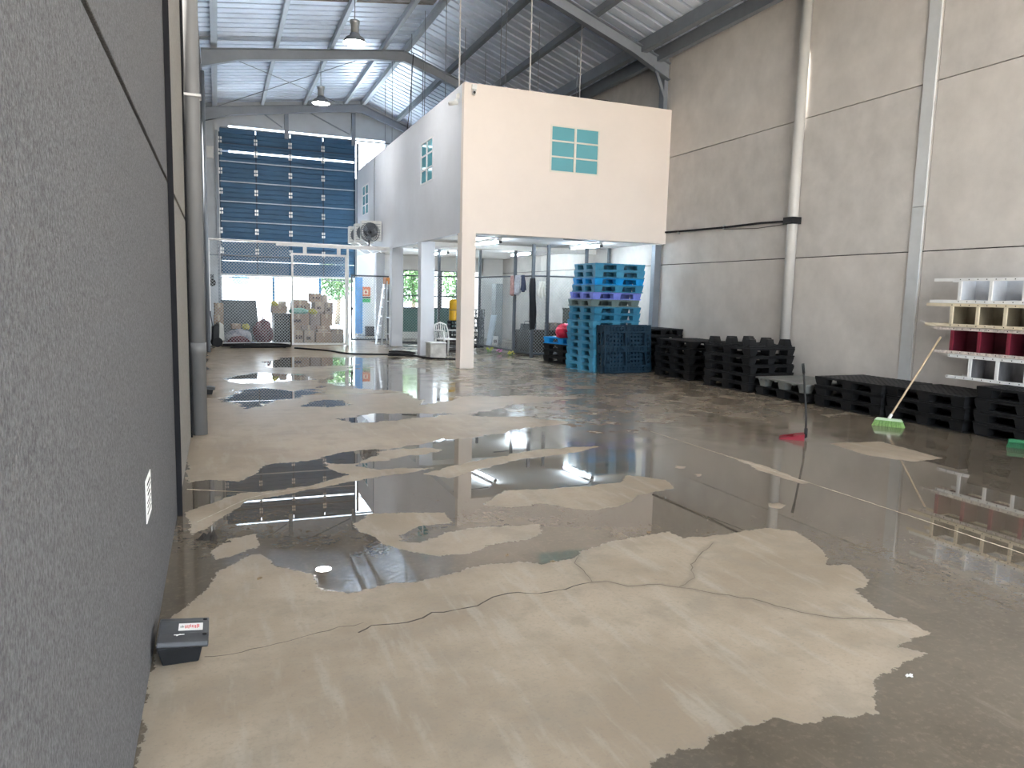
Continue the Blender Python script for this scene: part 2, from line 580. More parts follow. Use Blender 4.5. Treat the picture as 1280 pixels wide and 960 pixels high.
for k, w in (('crack_a', 0.0045), ('crack_b', 0.009), ('crack_c', 0.004), ('crack_d', 0.0055), ('crack_e', 0.003)):
    ribbon(CRACK[k], w, len(k) + ord(k[-1])).build('crack', CRACK_M, floor)
ribbon([(4.74, 2.9), (4.75, 4.3), (4.74, 6.1), (4.73, 7.4)], 0.016, 3, 0.004).build('slab_joint', SEDIMENT, floor)
ribbon([(-0.25, 6.10), (0.36, 5.80), (0.75, 5.95)], 0.012, 5, 0.004).build('slab_joint', SEDIMENT, floor)
ribbon([(-0.16, 5.20), (0.17, 5.69), (0.4, 5.85)], 0.010, 6, 0.004).build('slab_joint', SEDIMENT, floor)

YARD = M('cool_bounce_paving', (0.52, 0.61, 0.70), 0.8, 0, 0.1, 0.8)  # blue tint put into the paving to cool light bounced onto the roof
yard = MB().box(-30, YE + 0.2, -0.12, 40, 75, -0.02).build('floor_yard_far', YARD)
tag(yard, kind='structure')
yard2 = MB().box(-30, -40, -0.12, 40, Y0, -0.02).build('floor_yard_near', M('warm_bounce_paving', (0.66, 0.57, 0.46), 0.8, 0, 0.1, 0.8))  # out-of-view yard, coloured warm to tint light bounced into the hall
tag(yard2, kind='structure')

# ------------------------------------------------------------------ left and right walls of concrete panels
CONC_L = M('left_wall_concrete', (0.118, 0.117, 0.119), 0.9, 0, 0.45, 110.0, 0.7, 130, 0.2, (1, 1, 0.8))
CONC_L2 = M('left_wall_pale_concrete', (0.24, 0.225, 0.205), 0.9, 0, 0.18, 40.0, 0.4, 80, 0.2)
CONC_R = M('right_wall_concrete', (0.62, 0.585, 0.55), 0.85, 0, 0.09, 2.0, 0.22, 60, 0.3)
CONC_R2 = M('right_wall_concrete_lower', (0.60, 0.57, 0.54), 0.85, 0, 0.10, 2.4, 0.22, 60, 0.3)


def panel_wall(name, x_face, sgn, yj, zj, mat, gap, special={}):
    root = empty(name, kind='structure')
    t = 0.045
    back = MB().box(min(x_face + sgn * t, x_face + sgn * 0.3), Y0, 0, max(x_face + sgn * t, x_face + sgn * 0.3), YE + 0.2, zj[-1])
    back.build('wall_backing', DARK, root)
    for j in range(len(yj) - 1):
        for k in range(len(zj) - 1):
            g = gap / 2
            z0 = zj[k] + (0 if k == 0 else g)
            z1 = zj[k + 1] - (0 if k == len(zj) - 2 else g)
            x0, x1 = sorted((x_face, x_face + sgn * t))
            MB().box(x0, yj[j] + g, z0, x1, yj[j + 1] - g, z1).build('wall_panel', special.get(j, mat[(j + k) % len(mat)]), root, bevel=0.004)
    return root


wl = panel_wall('wall_left', XL, -1, [Y0, -1.5, 5.39, 8.28, 14.9, 21.8, YE + 0.2], [0, 2.235, 4.63, 7.7], [CONC_L], 0.03, {2: CONC_L2})
for y, d_ in ((5.41, 0.034), (8.29, 0.016)):
    MB().box(XL, y - 0.02, 0, XL + d_, y + 0.02, 7.6).build('joint_seal', DARK, wl)
panel_wall('wall_right', XR, 1, [Y0, 1.1, 7.98, 14.86, 21.8, YE + 0.2], [0, 2.345, 4.745, 7.05], [CONC_R, CONC_R2], 0.014)

# galvanised column flange let into the right wall
tr = empty('trim_1', kind='structure')
MB().box(XR - 0.03, 8.005, 0, XR + 0.02, 8.20, 2.985).build('flange', M('pale_flashing', (0.62, 0.64, 0.65), 0.5, 0.15, 0.06, 4), tr)
MB().box(XR - 0.03, 8.005, 2.995, XR + 0.02, 8.20, 7.0).build('flange', M('pale_flashing', (0.62, 0.64, 0.65), 0.5, 0.15, 0.06, 4), tr)
tr = empty('trim_2', kind='structure')
MB().box(XR - 0.16, 14.90, 0, XR + 0.0, 15.06, 2.80).build('column', STEEL, tr)
MB().box(XR - 0.10, 14.95, 5.79, XR + 0.0, 15.15, 7.0).build('column', STEEL, tr)

# ------------------------------------------------------------------ near end of the hall (behind the viewer): wall with a wide open doorway
nw = MB()
nw.box(8.6, Y0 - 0.2, 0, XR + 0.3, Y0, 7.0)
nw.box(XL - 0.3, Y0 - 0.2, 6.4, 8.6, Y0, 7.0)
nw.prism([(XL - 0.3, 7.0), (XR, 7.0), (5.1, 8.6), (XL - 0.3, 7.85)], 'y', Y0 - 0.2, Y0)
tag(nw.build('wall_near', CONC_R), kind='structure')

# ------------------------------------------------------------------ far end wall round the tall door
EW = M('far_wall_cladding', (0.50, 0.53, 0.56), 0.6, 0.1, 0.08, 1.5)
w = MB()
w.box(XL - 0.3, YE - 0.10, 0, 0.175, YE + 0.2, 7.25)
w.box(0.175, YE, 6.3, 0.48, YE + 0.2, 7.25)
w.box(4.875, YE - 0.10, 0, 5.0, YE + 0.2, 5.75)
w.box(5.0, YE, 0, 5.25, YE + 0.2, 5.75)
w.box(5.25, YE, 0, 5.70, YE + 0.2, 5.80)
w.box(5.70, YE, 2.9, XR + 0.3, YE + 0.2, 5.80)
w.box(6.05, YE, 5.80, XR + 0.3, YE + 0.2, 7.0)
w.prism([(XL - 0.3, 7.25), (6.05, 7.25), (6.05, 6.99), (XR + 0.3, 6.99), (XR, 7.05), (5.1, 8.62), (XL - 0.3, 7.92)], 'y', YE, YE + 0.2)
wb = w.build('wall_back', EW)
tag(wb, kind='structure')
gp = empty('trim_3', kind='structure')
for x in (2.44, 4.83):
    MB().box(x - 0.07, YE - 0.16, 6.95, x + 0.07, YE, roofz(x) - 0.05).build('gable_post', STEEL, gp)
MB().bar((0.2, YE - 0.05, 7.15), (6.3, YE - 0.05, 7.15), 0.06, 0.05).build('lintel', STEEL, gp)
for x0, x1 in ((1.3, 2.3), (3.2, 4.7)):
    MB().bar((x0, YE - 0.04, 8.0), (x1, YE - 0.04, 7.35), 0.03, 0.04).build('gable_brace', STEEL, gp)
# vertical cladding ribs left of the door
for i in range(4):
    MB().box(-0.27 + i * 0.10, YE - 0.03, 0, -0.22 + i * 0.10, YE, 7.2).build('cladding_rib', STEEL, gp)

# ------------------------------------------------------------------ tall blue sectional door, raised
BLUE = M('blue_door_steel', (0.032, 0.105, 0.20), 0.5, 0.1, 0.12, 1.2)
DBAR = M('door_strut_steel', (0.35, 0.42, 0.48), 0.4, 0.3, 0.1, 5)
door = empty('door_1', kind='structure')
zs = [2.06, 2.55, 3.24, 3.93, 4.62, 5.31, 6.0, 6.325, 6.38, 7.14]
xsd = [0.17, 1.38, 2.56, 3.72, 4.87]
yd = YE - 0.10


def ribbed(wd, h):
    n = max(2, int(round(h / 0.16)))
    prof = []
    for i in range(n):
        z = h * i / n
        dz = h / n
        prof += [(0.0, z), (0.0, z + dz * 0.72), (0.018, z + dz * 0.80), (0.018, z + dz * 0.92)]
    prof.append((0.0, h))
    poly = [(p[0], p[1]) for p in prof] + [(0.05, h), (0.05, 0)]
    return MB().prism(poly, 'x', 0, wd)


for r in range(len(zs) - 1):
    if r == 7:
        continue                      # the open slit between two sections
    for c in range(4):
        wd = xsd[c + 1] - xsd[c] - 0.03
        o = ribbed(wd, zs[r + 1] - zs[r] - 0.012).build('door_panel', BLUE, door, loc=(xsd[c] + 0.015, yd, zs[r]))
BLUE_DK = M('dark_blue_stile', (0.02, 0.055, 0.10), 0.5, 0.1, 0.1, 3)
for x in xsd:
    MB().box(x - 0.025, yd - 0.012, 2.06, x + 0.025, yd + 0.03, 6.99).build('stile', BLUE_DK, door)
for z in (3.93, 4.62, 5.31, 6.0):
    MB().bar((0.17, yd - 0.03, z), (4.87, yd - 0.03, z), 0.05, 0.035).build('strut', DBAR, door)
MB().bar((0.17, yd - 0.02, 6.62), (4.87, yd - 0.02, 6.62), 0.03, 0.04).build('strut', BLUE_DK, door)
MB().bar((0.10, yd, 2.05), (4.95, yd, 2.05), 0.08, 0.07).build('bottom_rail', WHITE_STEEL, door)
MB().bar((0.10, yd + 0.05, 1.96), (4.95, yd + 0.05, 1.96), 0.05, 0.04).build('bottom_seal', STEEL_DK, door)
hm = None
for x in xsd[:4]:
    for z in (3.60, 4.28, 4.97, 5.66, 2.90, 6.31, 6.72):
        if hm is None:
            hb = MB()
            for s in (-1, 1):
                hb.box(-0.03 + s * 0.035, -0.02, 0.02, 0.02 + s * 0.035, 0.02, 0.10)
                hb.box(-0.03 + s * 0.035, -0.02, -0.10, 0.02 + s * 0.035, 0.02, -0.02)
            hm = hb.build('hinge', GALV, door, loc=(x, yd - 0.03, z))
        else:
            share(hm, door, (x + (0.03 if x < 0.5 else 0), yd - 0.03, z))
for x in (0.08, 4.95):
    MB().box(x - 0.04, yd - 0.20, 0, x + 0.04, yd - 0.14, 7.0).build('track', STEEL, door)
BLUEPOST = M('blue_door_post', (0.05, 0.22, 0.45), 0.5, 0.0, 0.1, 4)
for x in (1.93, 3.60):
    MB().box(x - 0.04, YE + 0.02, 0, x + 0.04, YE + 0.10, 2.02).build('door_post', BLUEPOST, door)

# ------------------------------------------------------------------ roof: sheets, purlins, frames
SHEET = M('roof_sheet_underside', (0.72, 0.79, 0.90), 0.36, 0.30, 0.12, 1.3)
SHEET_D = M('stained_roof_sheet', (0.30, 0.28, 0.26), 0.6, 0.25, 0.5, 5.0, stretch=(0.6, 2.5, 1))
roof = empty('ceiling', kind='structure')
PITCH = 0.345


def sheet(ya, yb, xa, xb, mat):
    prof = []
    y = ya
    while y < yb - 1e-3:
        prof += [(y, 0), (y + PITCH * 0.74, 0), (y + PITCH * 0.75, 0.13), (y + PITCH * 0.99, 0.13)]
        y += PITCH
    prof.append((yb, 0))
    vs, fs = [], []
    n = len(prof)
    for x in (xa, xb):
        for (yy, dz) in prof:
            vs.append((x, yy, roofz(x) + 0.17 + dz))
    for i in range(n - 1):
        fs.append((i, i + 1, n + i + 1, n + i))
    o = MB().add(vs, fs).build('roof_sheet', mat, roof)
    return o


n_sh = int((YE + 0.4 - Y0) / (PITCH * 3)) + 1
for i in range(n_sh):
    ya = Y0 - 0.2 + i * PITCH * 3
    yb = ya + PITCH * 3
    dirty = 15.6 < ya < 18.2 or ya < 14.4 and i % 3 == 1
    sheet(ya, yb, XL - 0.35, 5.1, SHEET_D if dirty else SHEET)
    sheet(ya, yb, 5.1, XR + 0.35, SHEET)
# outer insulation layer that keeps the sheets opaque
ov = MB()
ov.add([(XL - 0.35, Y0 - 0.2, roofz(XL - 0.35) + 0.36), (5.1, Y0 - 0.2, roofz(5.1) + 0.36), (5.1, YE + 0.3, roofz(5.1) + 0.36), (XL - 0.35, YE + 0.3, roofz(XL - 0.35) + 0.36)], [(0, 1, 2, 3)])
ov.add([(5.1, Y0 - 0.2, roofz(5.1) + 0.36), (XR + 0.35, Y0 - 0.2, roofz(XR + 0.35) + 0.36), (XR + 0.35, YE + 0.3, roofz(XR + 0.35) + 0.36), (5.1, YE + 0.3, roofz(5.1) + 0.36)], [(0, 1, 2, 3)])
ov.build('roof_cover', SHEET, roof)
# closing strips between wall heads and roof
tag(MB().box(XL - 0.3, Y0, 7.70, XL - 0.02, YE, 7.95).build('trim_4', STEEL), kind='structure')
tag(MB().box(XR + 0.02, Y0, 7.05, XR + 0.3, YE, 7.12).build('trim_5', STEEL), kind='structure')

PURL = M('light_grey_purlin_paint', (0.46, 0.50, 0.55), 0.45, 0.25, 0.08, 2.0)
purl_lab = {0.05: 'eave', 1.62: 'first', 3.07: 'second', 4.52: 'third', 5.16: 'ridge', 6.45: 'a', 7.66: 'b', 8.9: 'c', 9.25: 'd'}
PL = [(0.05, 0.16, 'pale steel purlin beside the left wall head'),
      (1.62, 0.10, 'pale steel roof purlin first in from the left eave'),
      (3.07, 0.10, 'pale steel roof purlin above the hanging bay lamps'),
      (4.52, 0.10, 'pale steel roof purlin just left of the ridge'),
      (5.18, 0.13, 'pale steel roof purlin along the ridge'),
      (6.45, 0.12, 'grey steel roof purlin above the office, next to the ridge'),
      (7.66, 0.12, 'grey steel roof purlin midway down the slope above the office'),
      (8.90, 0.15, 'grey steel eave beam above the office, beside the right wall'),
      (9.30, 0.13, 'grey steel eave channel against the right wall head')]
for x, wd, lab in PL:
    z = roofz(x)
    hgt = 0.15 if x < 8.5 else 0.26
    zz = z if x < 8.5 else z - 0.10
    o = MB()
    # C section: web and two flanges
    o.box(-wd / 2, Y0, 0, -wd / 2 + 0.03, YE, hgt)
    o.box(-wd / 2 + 0.03, Y0, 0, wd / 2, YE, 0.03)
    o.box(-wd / 2 + 0.03, Y0, hgt - 0.03, wd / 2, YE, hgt)
    tag(o.build('roof_purlin', PURL if x < 6 else STEEL, loc=(x, 0, zz)), lab, 'purlin', 'roof purlins')

FR = [(8.0, 'grey steel portal frame nearest the open end'), (14.9, 'grey steel portal frame above the office front wall'),
      (21.8, 'grey steel portal frame above the chain-link fence, between the two bay lamps'), (28.5, 'grey steel portal frame against the far wall over the blue door')]


def ibeam(mb, pts, y, wd=0.16, tf=0.02):
    """I section along a polyline of (x, ztop, depth)"""
    for i in range(len(pts) - 1):
        (xa, za, da), (xb, zb, db) = pts[i], pts[i + 1]
        for (oa, ob, w_) in ((0, 0, wd), (da - tf, db - tf, wd)):
            mb.add([(xa, y - w_ / 2, za - oa - tf), (xb, y - w_ / 2, zb - ob - tf), (xb, y + w_ / 2, zb - ob - tf), (xa, y + w_ / 2, za - oa - tf),
                    (xa, y - w_ / 2, za - oa), (xb, y - w_ / 2, zb - ob), (xb, y + w_ / 2, zb - ob), (xa, y + w_ / 2, za - oa)],
                   [(3, 2, 1, 0), (4, 5, 6, 7), (0, 1, 5, 4), (1, 2, 6, 5), (2, 3, 7, 6), (3, 0, 4, 7)])
        mb.add([(xa, y - 0.008, za - da), (xb, y - 0.008, zb - db), (xb, y + 0.008, zb - db), (xa, y + 0.008, za - da),
                (xa, y - 0.008, za), (xb, y - 0.008, zb), (xb, y + 0.008, zb), (xa, y + 0.008, za)],
               [(3, 2, 1, 0), (4, 5, 6, 7), (0, 1, 5, 4), (1, 2, 6, 5), (2, 3, 7, 6), (3, 0, 4, 7)])
    return mb


for y, lab in FR:
    t = thing('portal_frame', lab, 'beam', (0, y, 0), group='portal frames')
    ibeam(MB(), [(XL + 0.02, roofz(XL), 0.46), (0.65, roofz(0.65), 0.30), (4.2, roofz(4.2), 0.26), (5.1, roofz(5.1), 0.30)], 0).build('rafter', STEEL, t)
    ibeam(MB(), [(5.1, roofz(5.1), 0.30), (6.0, roofz(6.0), 0.26), (8.6, roofz(8.6), 0.27), (XR - 0.03, roofz(XR), 0.36)], 0).build('rafter', STEEL, t)
    MB().bar((XR - 0.13, 0, 6.1), (XR - 0.42, 0, 6.75), 0.05, 0.06).build('knee_brace', STEEL, t)
    if 10 < y < 28:
        c = MB().box(XL, -0.08, 0, XL + 0.03, 0.08, roofz(XL) - 0.4)
        c.build('column', STEEL, t)
# roof bracing rods in the far bay
for a, c, lab in (((0.1, 21.9), (4.4, 28.3), 'thin steel bracing rod crossing the roof from the middle frame to the ridge'),
                  ((4.4, 21.9), (0.1, 28.3), 'thin steel bracing rod crossing the roof from the ridge to the far left corner')):
    tag(MB().cyl((a[0], a[1], roofz(a[0]) - 0.05), (c[0], c[1], roofz(c[0]) - 0.05), 0.012, n=5).build('brace_rod', STEEL), lab, 'rod')

# ------------------------------------------------------------------ two-storey office block
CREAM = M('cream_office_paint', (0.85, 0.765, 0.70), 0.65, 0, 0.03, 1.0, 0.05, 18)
OFFW = M('white_office_paint_cool_cast', (0.70, 0.72, 0.77), 0.65, 0, 0.05, 0.9, 0.08, 14)  # bluish cast of daylight from the far end put into the paint
OX0, OX1, OY0, OY1, OZ0, OZ1 = 4.70, XR, 14.75, 27.0, 2.82, 5.79
T = 0.15
w = MB()
wx0, wx1, wz0, wz1 = 6.63, 7.80, 4.19, 5.17
w.box(OX0, OY0, OZ0, wx0, OY0 + T, OZ1)
w.box(wx1, OY0, OZ0, OX1, OY0 + T, OZ1)
w.box(wx0, OY0, OZ0, wx1, OY0 + T, wz0)
w.box(wx0, OY0, wz1, wx1, OY0 + T, OZ1)
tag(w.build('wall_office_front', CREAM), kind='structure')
w = MB()
x0, x1 = OX0, OX0 + T
cuts = [(17.05, 18.15, 4.17, 5.17), (24.95, 26.05, 4.14, 5.13)]
yy = OY0 + T
for (a, c, za, zb) in cuts:
    w.box(x0, yy, OZ0, x1, a, OZ1)
    w.box(x0, a, OZ0, x1, c, za)
    w.box(x0, a, zb, x1, c, OZ1)
    yy = c
w.box(x0, yy, OZ0, x1, OY1, OZ1)
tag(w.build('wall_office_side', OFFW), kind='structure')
w = MB()
w.box(OX0 + T, OY0 + T, OZ0 + 0.02, OX1, OY1, OZ0 + 0.17)
tag(w.build('ceiling_office_soffit', PLASTER), kind='structure')
tag(MB().box(OX0 + T, OY0 + T, 5.50, OX1, OY1, 5.62).build('ceiling_office_roof', STEEL_DK), kind='structure')
tag(MB().box(OX0 + T, OY1 - 0.15, OZ0 + 0.17, OX1, OY1, 5.5).build('wall_office_end', PLASTER), kind='structure')

TEAL = M('teal_window_glass', (0.15, 0.43, 0.50), 0.06, 0, 0.06, 0.8, spec=0.6)
FRAME = M('cream_window_frame', (0.80, 0.76, 0.68), 0.4, 0, 0.03, 5)
FRAMEW = M('white_window_frame', (0.76, 0.78, 0.80), 0.4, 0, 0.03, 5)


def window(name, wd, h, nx, ny, loc, rz, fm, pane=TEAL, open_pane=False):
    """local x across, z up, local -y is the outside"""
    root = empty(name, loc, rz, 'structure')
    f = MB()
    b_ = 0.035
    f.box(0, -0.01, 0, b_, 0.05, h)
    f.box(wd - b_, -0.01, 0, wd, 0.05, h)
    f.box(b_, -0.01, 0, wd - b_, 0.05, b_)
    f.box(b_, -0.01, h - b_, wd - b_, 0.05, h)
    f.build('window_frame', fm, root)
    for i in range(1, nx):
        x = wd * i / nx
        MB().box(x - 0.025, -0.012, b_, x + 0.025, 0.045, h - b_).build('mullion', fm, root)
    for j in range(1, ny):
        z = h * j / ny
        MB().box(b_, -0.008, z - 0.016, wd - b_, 0.04, z + 0.016).build('glazing_bar', fm, root)
    for i in range(nx):
        for j in range(ny):
            MB().box(wd * i / nx + 0.02, 0.012, h * j / ny + 0.012, wd * (i + 1) / nx - 0.02, 0.02, h * (j + 1) / ny - 0.012).build('pane', pane, root)
    return root


window('window_1', 1.17, 0.98, 2, 3, (6.63, OY0, 4.19), 0, FRAME)
window('window_2', 1.10, 1.00, 2, 3, (OX0, 18.15, 4.17), -math.pi / 2, FRAMEW)
window('window_3', 1.10, 0.99, 2, 3, (OX0, 26.05, 4.14), -math.pi / 2, FRAMEW)
# dark room behind the glass
tag(MB().box(OX0 + 0.5, OY0 + 0.5, 3.1, OX0 + 0.55, OY1 - 0.5, 5.45).box(OX0 + 0.5, OY0 + 0.45, 3.1, OX1 - 0.1, OY0 + 0.5, 5.45).build('wall_office_inner', M('office_interior', (0.3, 0.36, 0.36), 0.8)), kind='structure')

# ground-floor pillars
def pillar(x0, y0, x1, y1, mat, lab):
    tag(MB().box(x0, y0, 0, x1, y1, OZ0 + 0.02).build('concrete_pillar', mat, bevel=0.01), lab, 'pillar')


COLM = M('pillar_paint', (0.76, 0.70, 0.67), 0.65, 0, 0.05, 2.0)
pillar(4.705, 14.755, 5.01, 15.06, CREAM, 'cream square corner pillar under the office front')
pillar(4.705, 18.05, 5.06, 18.35, OFFW, 'white square pillar under the office beside the white chair')
pillar(4.705, 21.35, 5.03, 21.66, OFFW, 'white square pillar under the office beside the stepladder')
pillar(4.88, 24.5, 5.16, 24.8, OFFW, 'slim grey-white pillar behind the dark swing gate')
# beams under the soffit along the pillars
tag(MB().box(OX0 + T, 18.1, OZ0 - 0.10, OX1, 18.3, OZ0 + 0.02).build('trim_6', PLASTER), kind='structure')

# ------------------------------------------------------------------ ground-floor back wall under the office, with window and open doorway
GREEN_W = M('green_dado_paint', (0.09, 0.19, 0.17), 0.6, 0, 0.08, 3)
BW = 25.2
w = MB()
w.box(5.16, BW, 0, 5.95, BW + 0.15, OZ0 + 0.02)
w.box(5.95, BW, 2.35, 8.85, BW + 0.15, OZ0 + 0.02)
w.box(5.95, BW, 0.0, 8.00, BW + 0.15, 0.22)
w.box(8.80, BW, 0, XR, BW + 0.15, OZ0 + 0.02)
tag(w.build('wall_store_back', PLASTER), kind='structure')
tag(MB().box(5.95, BW + 0.02, 0.22, 8.00, BW + 0.13, 1.02).build('trim_7', GREEN_W), kind='structure')
wn = empty('window_4', (5.95, BW + 0.05, 1.02), 0, 'structure')
for i in range(4):
    x = i * 2.05 / 3
    MB().box(x - 0.03, 0, 0, x + 0.03, 0.05, 1.33).build('mullion', STEEL_DK, wn)
for z in (0.0, 0.42, 1.30):
    MB().box(0, 0, z, 2.05, 0.05, z + 0.05).build('glazing_bar', STEEL_DK, wn)
dn = empty('door_2', (8.00, BW + 0.05, 0), 0, 'structure')
for x in (0.0, 0.80):
    MB().box(x - 0.04, 0, 0, x + 0.04, 0.10, 2.35).build('door_frame', WHITE_STEEL, dn)
tag(MB().box(OX0 + 0.06, 27.32, 0, 5.35, 27.45, 3.2).build('wall_side_office', PLASTER), kind='structure')

# ================================================================== OBJECTS
def pipe(name, lab, x, y, z0, z1, r, mat, joints, clip=None, cat='pipe'):
    t = thing(name, lab, cat, (x, y, 0))
    MB().cyl((0, 0, z0), (0, 0, z1), r, n=20).build('pipe_run', mat, t, True)
    for z in joints:
        MB().cyl((0, 0, z - 0.06), (0, 0, z + 0.06), r * 1.09, n=20).build('coupling', mat, t, True)
    return t


pipe('downpipe', 'fat grey plastic downpipe on the dark left concrete wall', -0.20, 8.43, 0, 7.6, 0.076, M('dark_grey_pipe', (0.17, 0.17, 0.17), 0.6, 0, 0.06, 3), [0.92])
pc = MB().box(-0.083, -0.09, -0.012, 0.09, 0.09, 0.012)
o = pc.build('pipe_clamp', PVC, loc=(-0.20, 8.43, 3.47))
o.parent = [q for q in scene.objects if q.name == 'downpipe'][0]
o.location = (0, 0, 3.47)
pr_ = pipe('downpipe', 'pale grey plastic downpipe on the right wall with a black clamp', 9.50, 10.58, 0, 7.0, 0.09, PVC, [])
MB().box(-0.12, -0.11, 2.93, 0.09, 0.11, 3.05).build('pipe_clamp', BLACK, pr_)
MB().box(-0.18, -0.16, 2.95, -0.10, 0.0, 3.03).build('pipe_clamp', BLACK, pr_)
pipe('conduit', 'slim grey conduit running up the far left wall', -0.22, 19.5, 0, 6.6, 0.045, STEEL, [])

ct = thing('wall_cable', 'black cable sagging along the right wall from office to downpipe', 'cable')
MB().tube([(9.57, 14.72, 3.08), (9.57, 13.6, 3.05), (9.57, 12.5, 3.03), (9.57, 11.5, 3.03), (9.56, 10.7, 3.0)], 0.022, 6).build('cable', RUBBER, ct)
MB().tube([(9.58, 12.6, 2.995), (9.58, 11.6, 2.94), (9.58, 10.7, 2.96)], 0.006, 5).build('loose_wire', RUBBER, ct)
for y in (14.2, 12.6):
    MB().box(9.555, y - 0.02, 3.0, 9.598, y + 0.02, 3.08).build('cable_clip', GALV, ct)

# notice on the left wall
nt_ = thing('wall_notice', 'small white notice sheet taped to the dark left wall', 'sign', (XL + 0.001, 3.33, 0.60))
MB().box(0, -0.11, 0, 0.003, 0.11, 0.175).build('sheet', M('paper', (0.82, 0.82, 0.80), 0.8, 0, 0.03, 10), nt_)
for k, (z, ln) in enumerate(((0.145, 0.07), (0.125, 0.08), (0.10, 0.05), (0.075, 0.085), (0.055, 0.07), (0.03, 0.08))):
    MB().box(0.003, -ln, z, 0.0042, ln, z + (0.008 if k in (0, 2) else 0.004)).build('print_line', DARK, nt_)


# ---- rodent bait stations
def bait(loc, lab, label=True):
    t = thing('bait_station', lab, 'bait box', loc, group=None)
    body = MB().frustum(0.0, -0.115, 0, 0.175, 0.115, 0.085, 0.018)
    body.build('base', BLACK, t, bevel=0.006)
    lid = MB().prism([(-0.115, 0.0), (0.115, 0.0), (0.128, 0.012), (0.118, 0.030), (0.06, 0.040), (-0.06, 0.040), (-0.118, 0.030), (-0.128, 0.012)], 'x', -0.002, 0.195)
    l = lid.build('lid', M('dark_grey_lid', (0.035, 0.037, 0.042), 0.38, 0, 0.2, 30), t, bevel=0.005)
    l.location = (0, 0, 0.085)
    l.rotation_euler = (0, 0.10, 0)
    if label:
        MB().box(0.075, -0.035, 0.0405, 0.170, 0.035, 0.0415).build('sticker', WHITE, l)
        red = M('red_print', (0.6, 0.05, 0.05), 0.6)
        rnd = random.Random(4)
        for k in range(9):
            x = 0.10 + k * 0.0065
            MB().box(x, -0.018 + rnd.uniform(0, 0.01), 0.0415, x + 0.0035, 0.012 + rnd.uniform(0, 0.012), 0.042).build('print_stroke', red, l)
        for k in range(4):
            x = 0.082 + k * 0.004
            MB().box(x, -0.012 + rnd.uniform(0, 0.006), 0.0415, x + 0.0018, 0.004 + rnd.uniform(0, 0.01), 0.042).build('print_stroke', DARK, l)
        for (x, y) in ((0.178, 0.075), (0.178, -0.075)):
            MB().cyl((x, y, 0.0395), (x, y, 0.041), 0.009, n=10).build('key_hole', DARK, l)
        MB().bar((0.06, -0.075, 0.041), (0.10, -0.072, 0.041), 0.006, 0.001).bar((0.07, -0.085, 0.041), (0.085, -0.068, 0.041), 0.005, 0.001).build('scratch', WHITE, l)
    return t


bait((XL + 0.025, 3.29, 0), 'black rodent bait box with white and red sticker, lying by the dark wall')
bait((XL + 0.03, 11.7, 0), 'small black bait box without sticker, behind the fat downpipe', False)

# ---- debris on the floor
LEAF = M('dead_leaf', (0.02, 0.016, 0.012), 0.8, 0, 0.3, 30)


def scrap(name, lab, x, y, r, mat, seed, flat=0.25, cat='debris'):
    rnd = random.Random(seed)
    mb = MB()
    for i in range(5):
        a = rnd.uniform(0, 6.28)
        c = Vector((rnd.uniform(-r, r) * 0.7, rnd.uniform(-r, r) * 0.4, 0))
        L, W = r * rnd.uniform(0.5, 0.9), r * rnd.uniform(0.25, 0.45)
        d = Vector((math.cos(a), math.sin(a), 0))
        n = Vector((-d.y, d.x, 0))
        h = r * flat * rnd.uniform(0.6, 1.6)
        pts = [c - d * L, c + n * W + Vector((0, 0, h)), c + d * L + Vector((0, 0, h * 0.5)), c - n * W + Vector((0, 0, h * 0.2)), c + Vector((0, 0, h * 1.3))]
        pts = [p + Vector((0, 0, 0.002)) for p in pts]
        low = [p - Vector((0, 0, 0.002)) for p in pts]
        mb.add(pts + low, [(0, 3, 4), (3, 2, 4), (2, 1, 4), (1, 0, 4), (5, 9, 8), (8, 9, 7), (7, 9, 6), (6, 9, 5)])
    tag(mb.build(name, mat, loc=(x, y, 0)), lab, cat)


scrap('dead_leaf', 'curled black dead leaf on the floor near the dark wall', -0.085, 4.80, 0.06, LEAF, 8, 0.55)
scrap('dead_leaf', 'tiny dark leaf scrap beside the larger black leaf', 0.03, 4.72, 0.02, LEAF, 5)
scrap('dead_leaf', 'tiny brown crumb of leaf against the dark wall base', -0.22, 4.86, 0.015, LEAF, 6)
TAN = M('brown_leaf', (0.16, 0.11, 0.06), 0.8, 0, 0.3, 30)
for i, (x, y, lab) in enumerate(((0.18, 4.05, 'small brown leaf lying on dry concrete below the roof reflection'), (1.58, 3.98, 'thin curled brown leaf at the edge of the puddle'), (1.80, 3.80, 'dark speck of leaf beside the long floor crack'), (2.65, 4.1, 'small dark twig bit on the pale dry patch'))):
    scrap('leaf_bit', lab, x, y, 0.018, TAN, 11 + i)
PAPER = M('white_scrap', (0.8, 0.8, 0.76), 0.7)
scrap('paper_scrap', 'torn white paper scrap on the dark wet floor', 2.678, 2.103, 0.02, PAPER, 21, 0.3, 'paper')

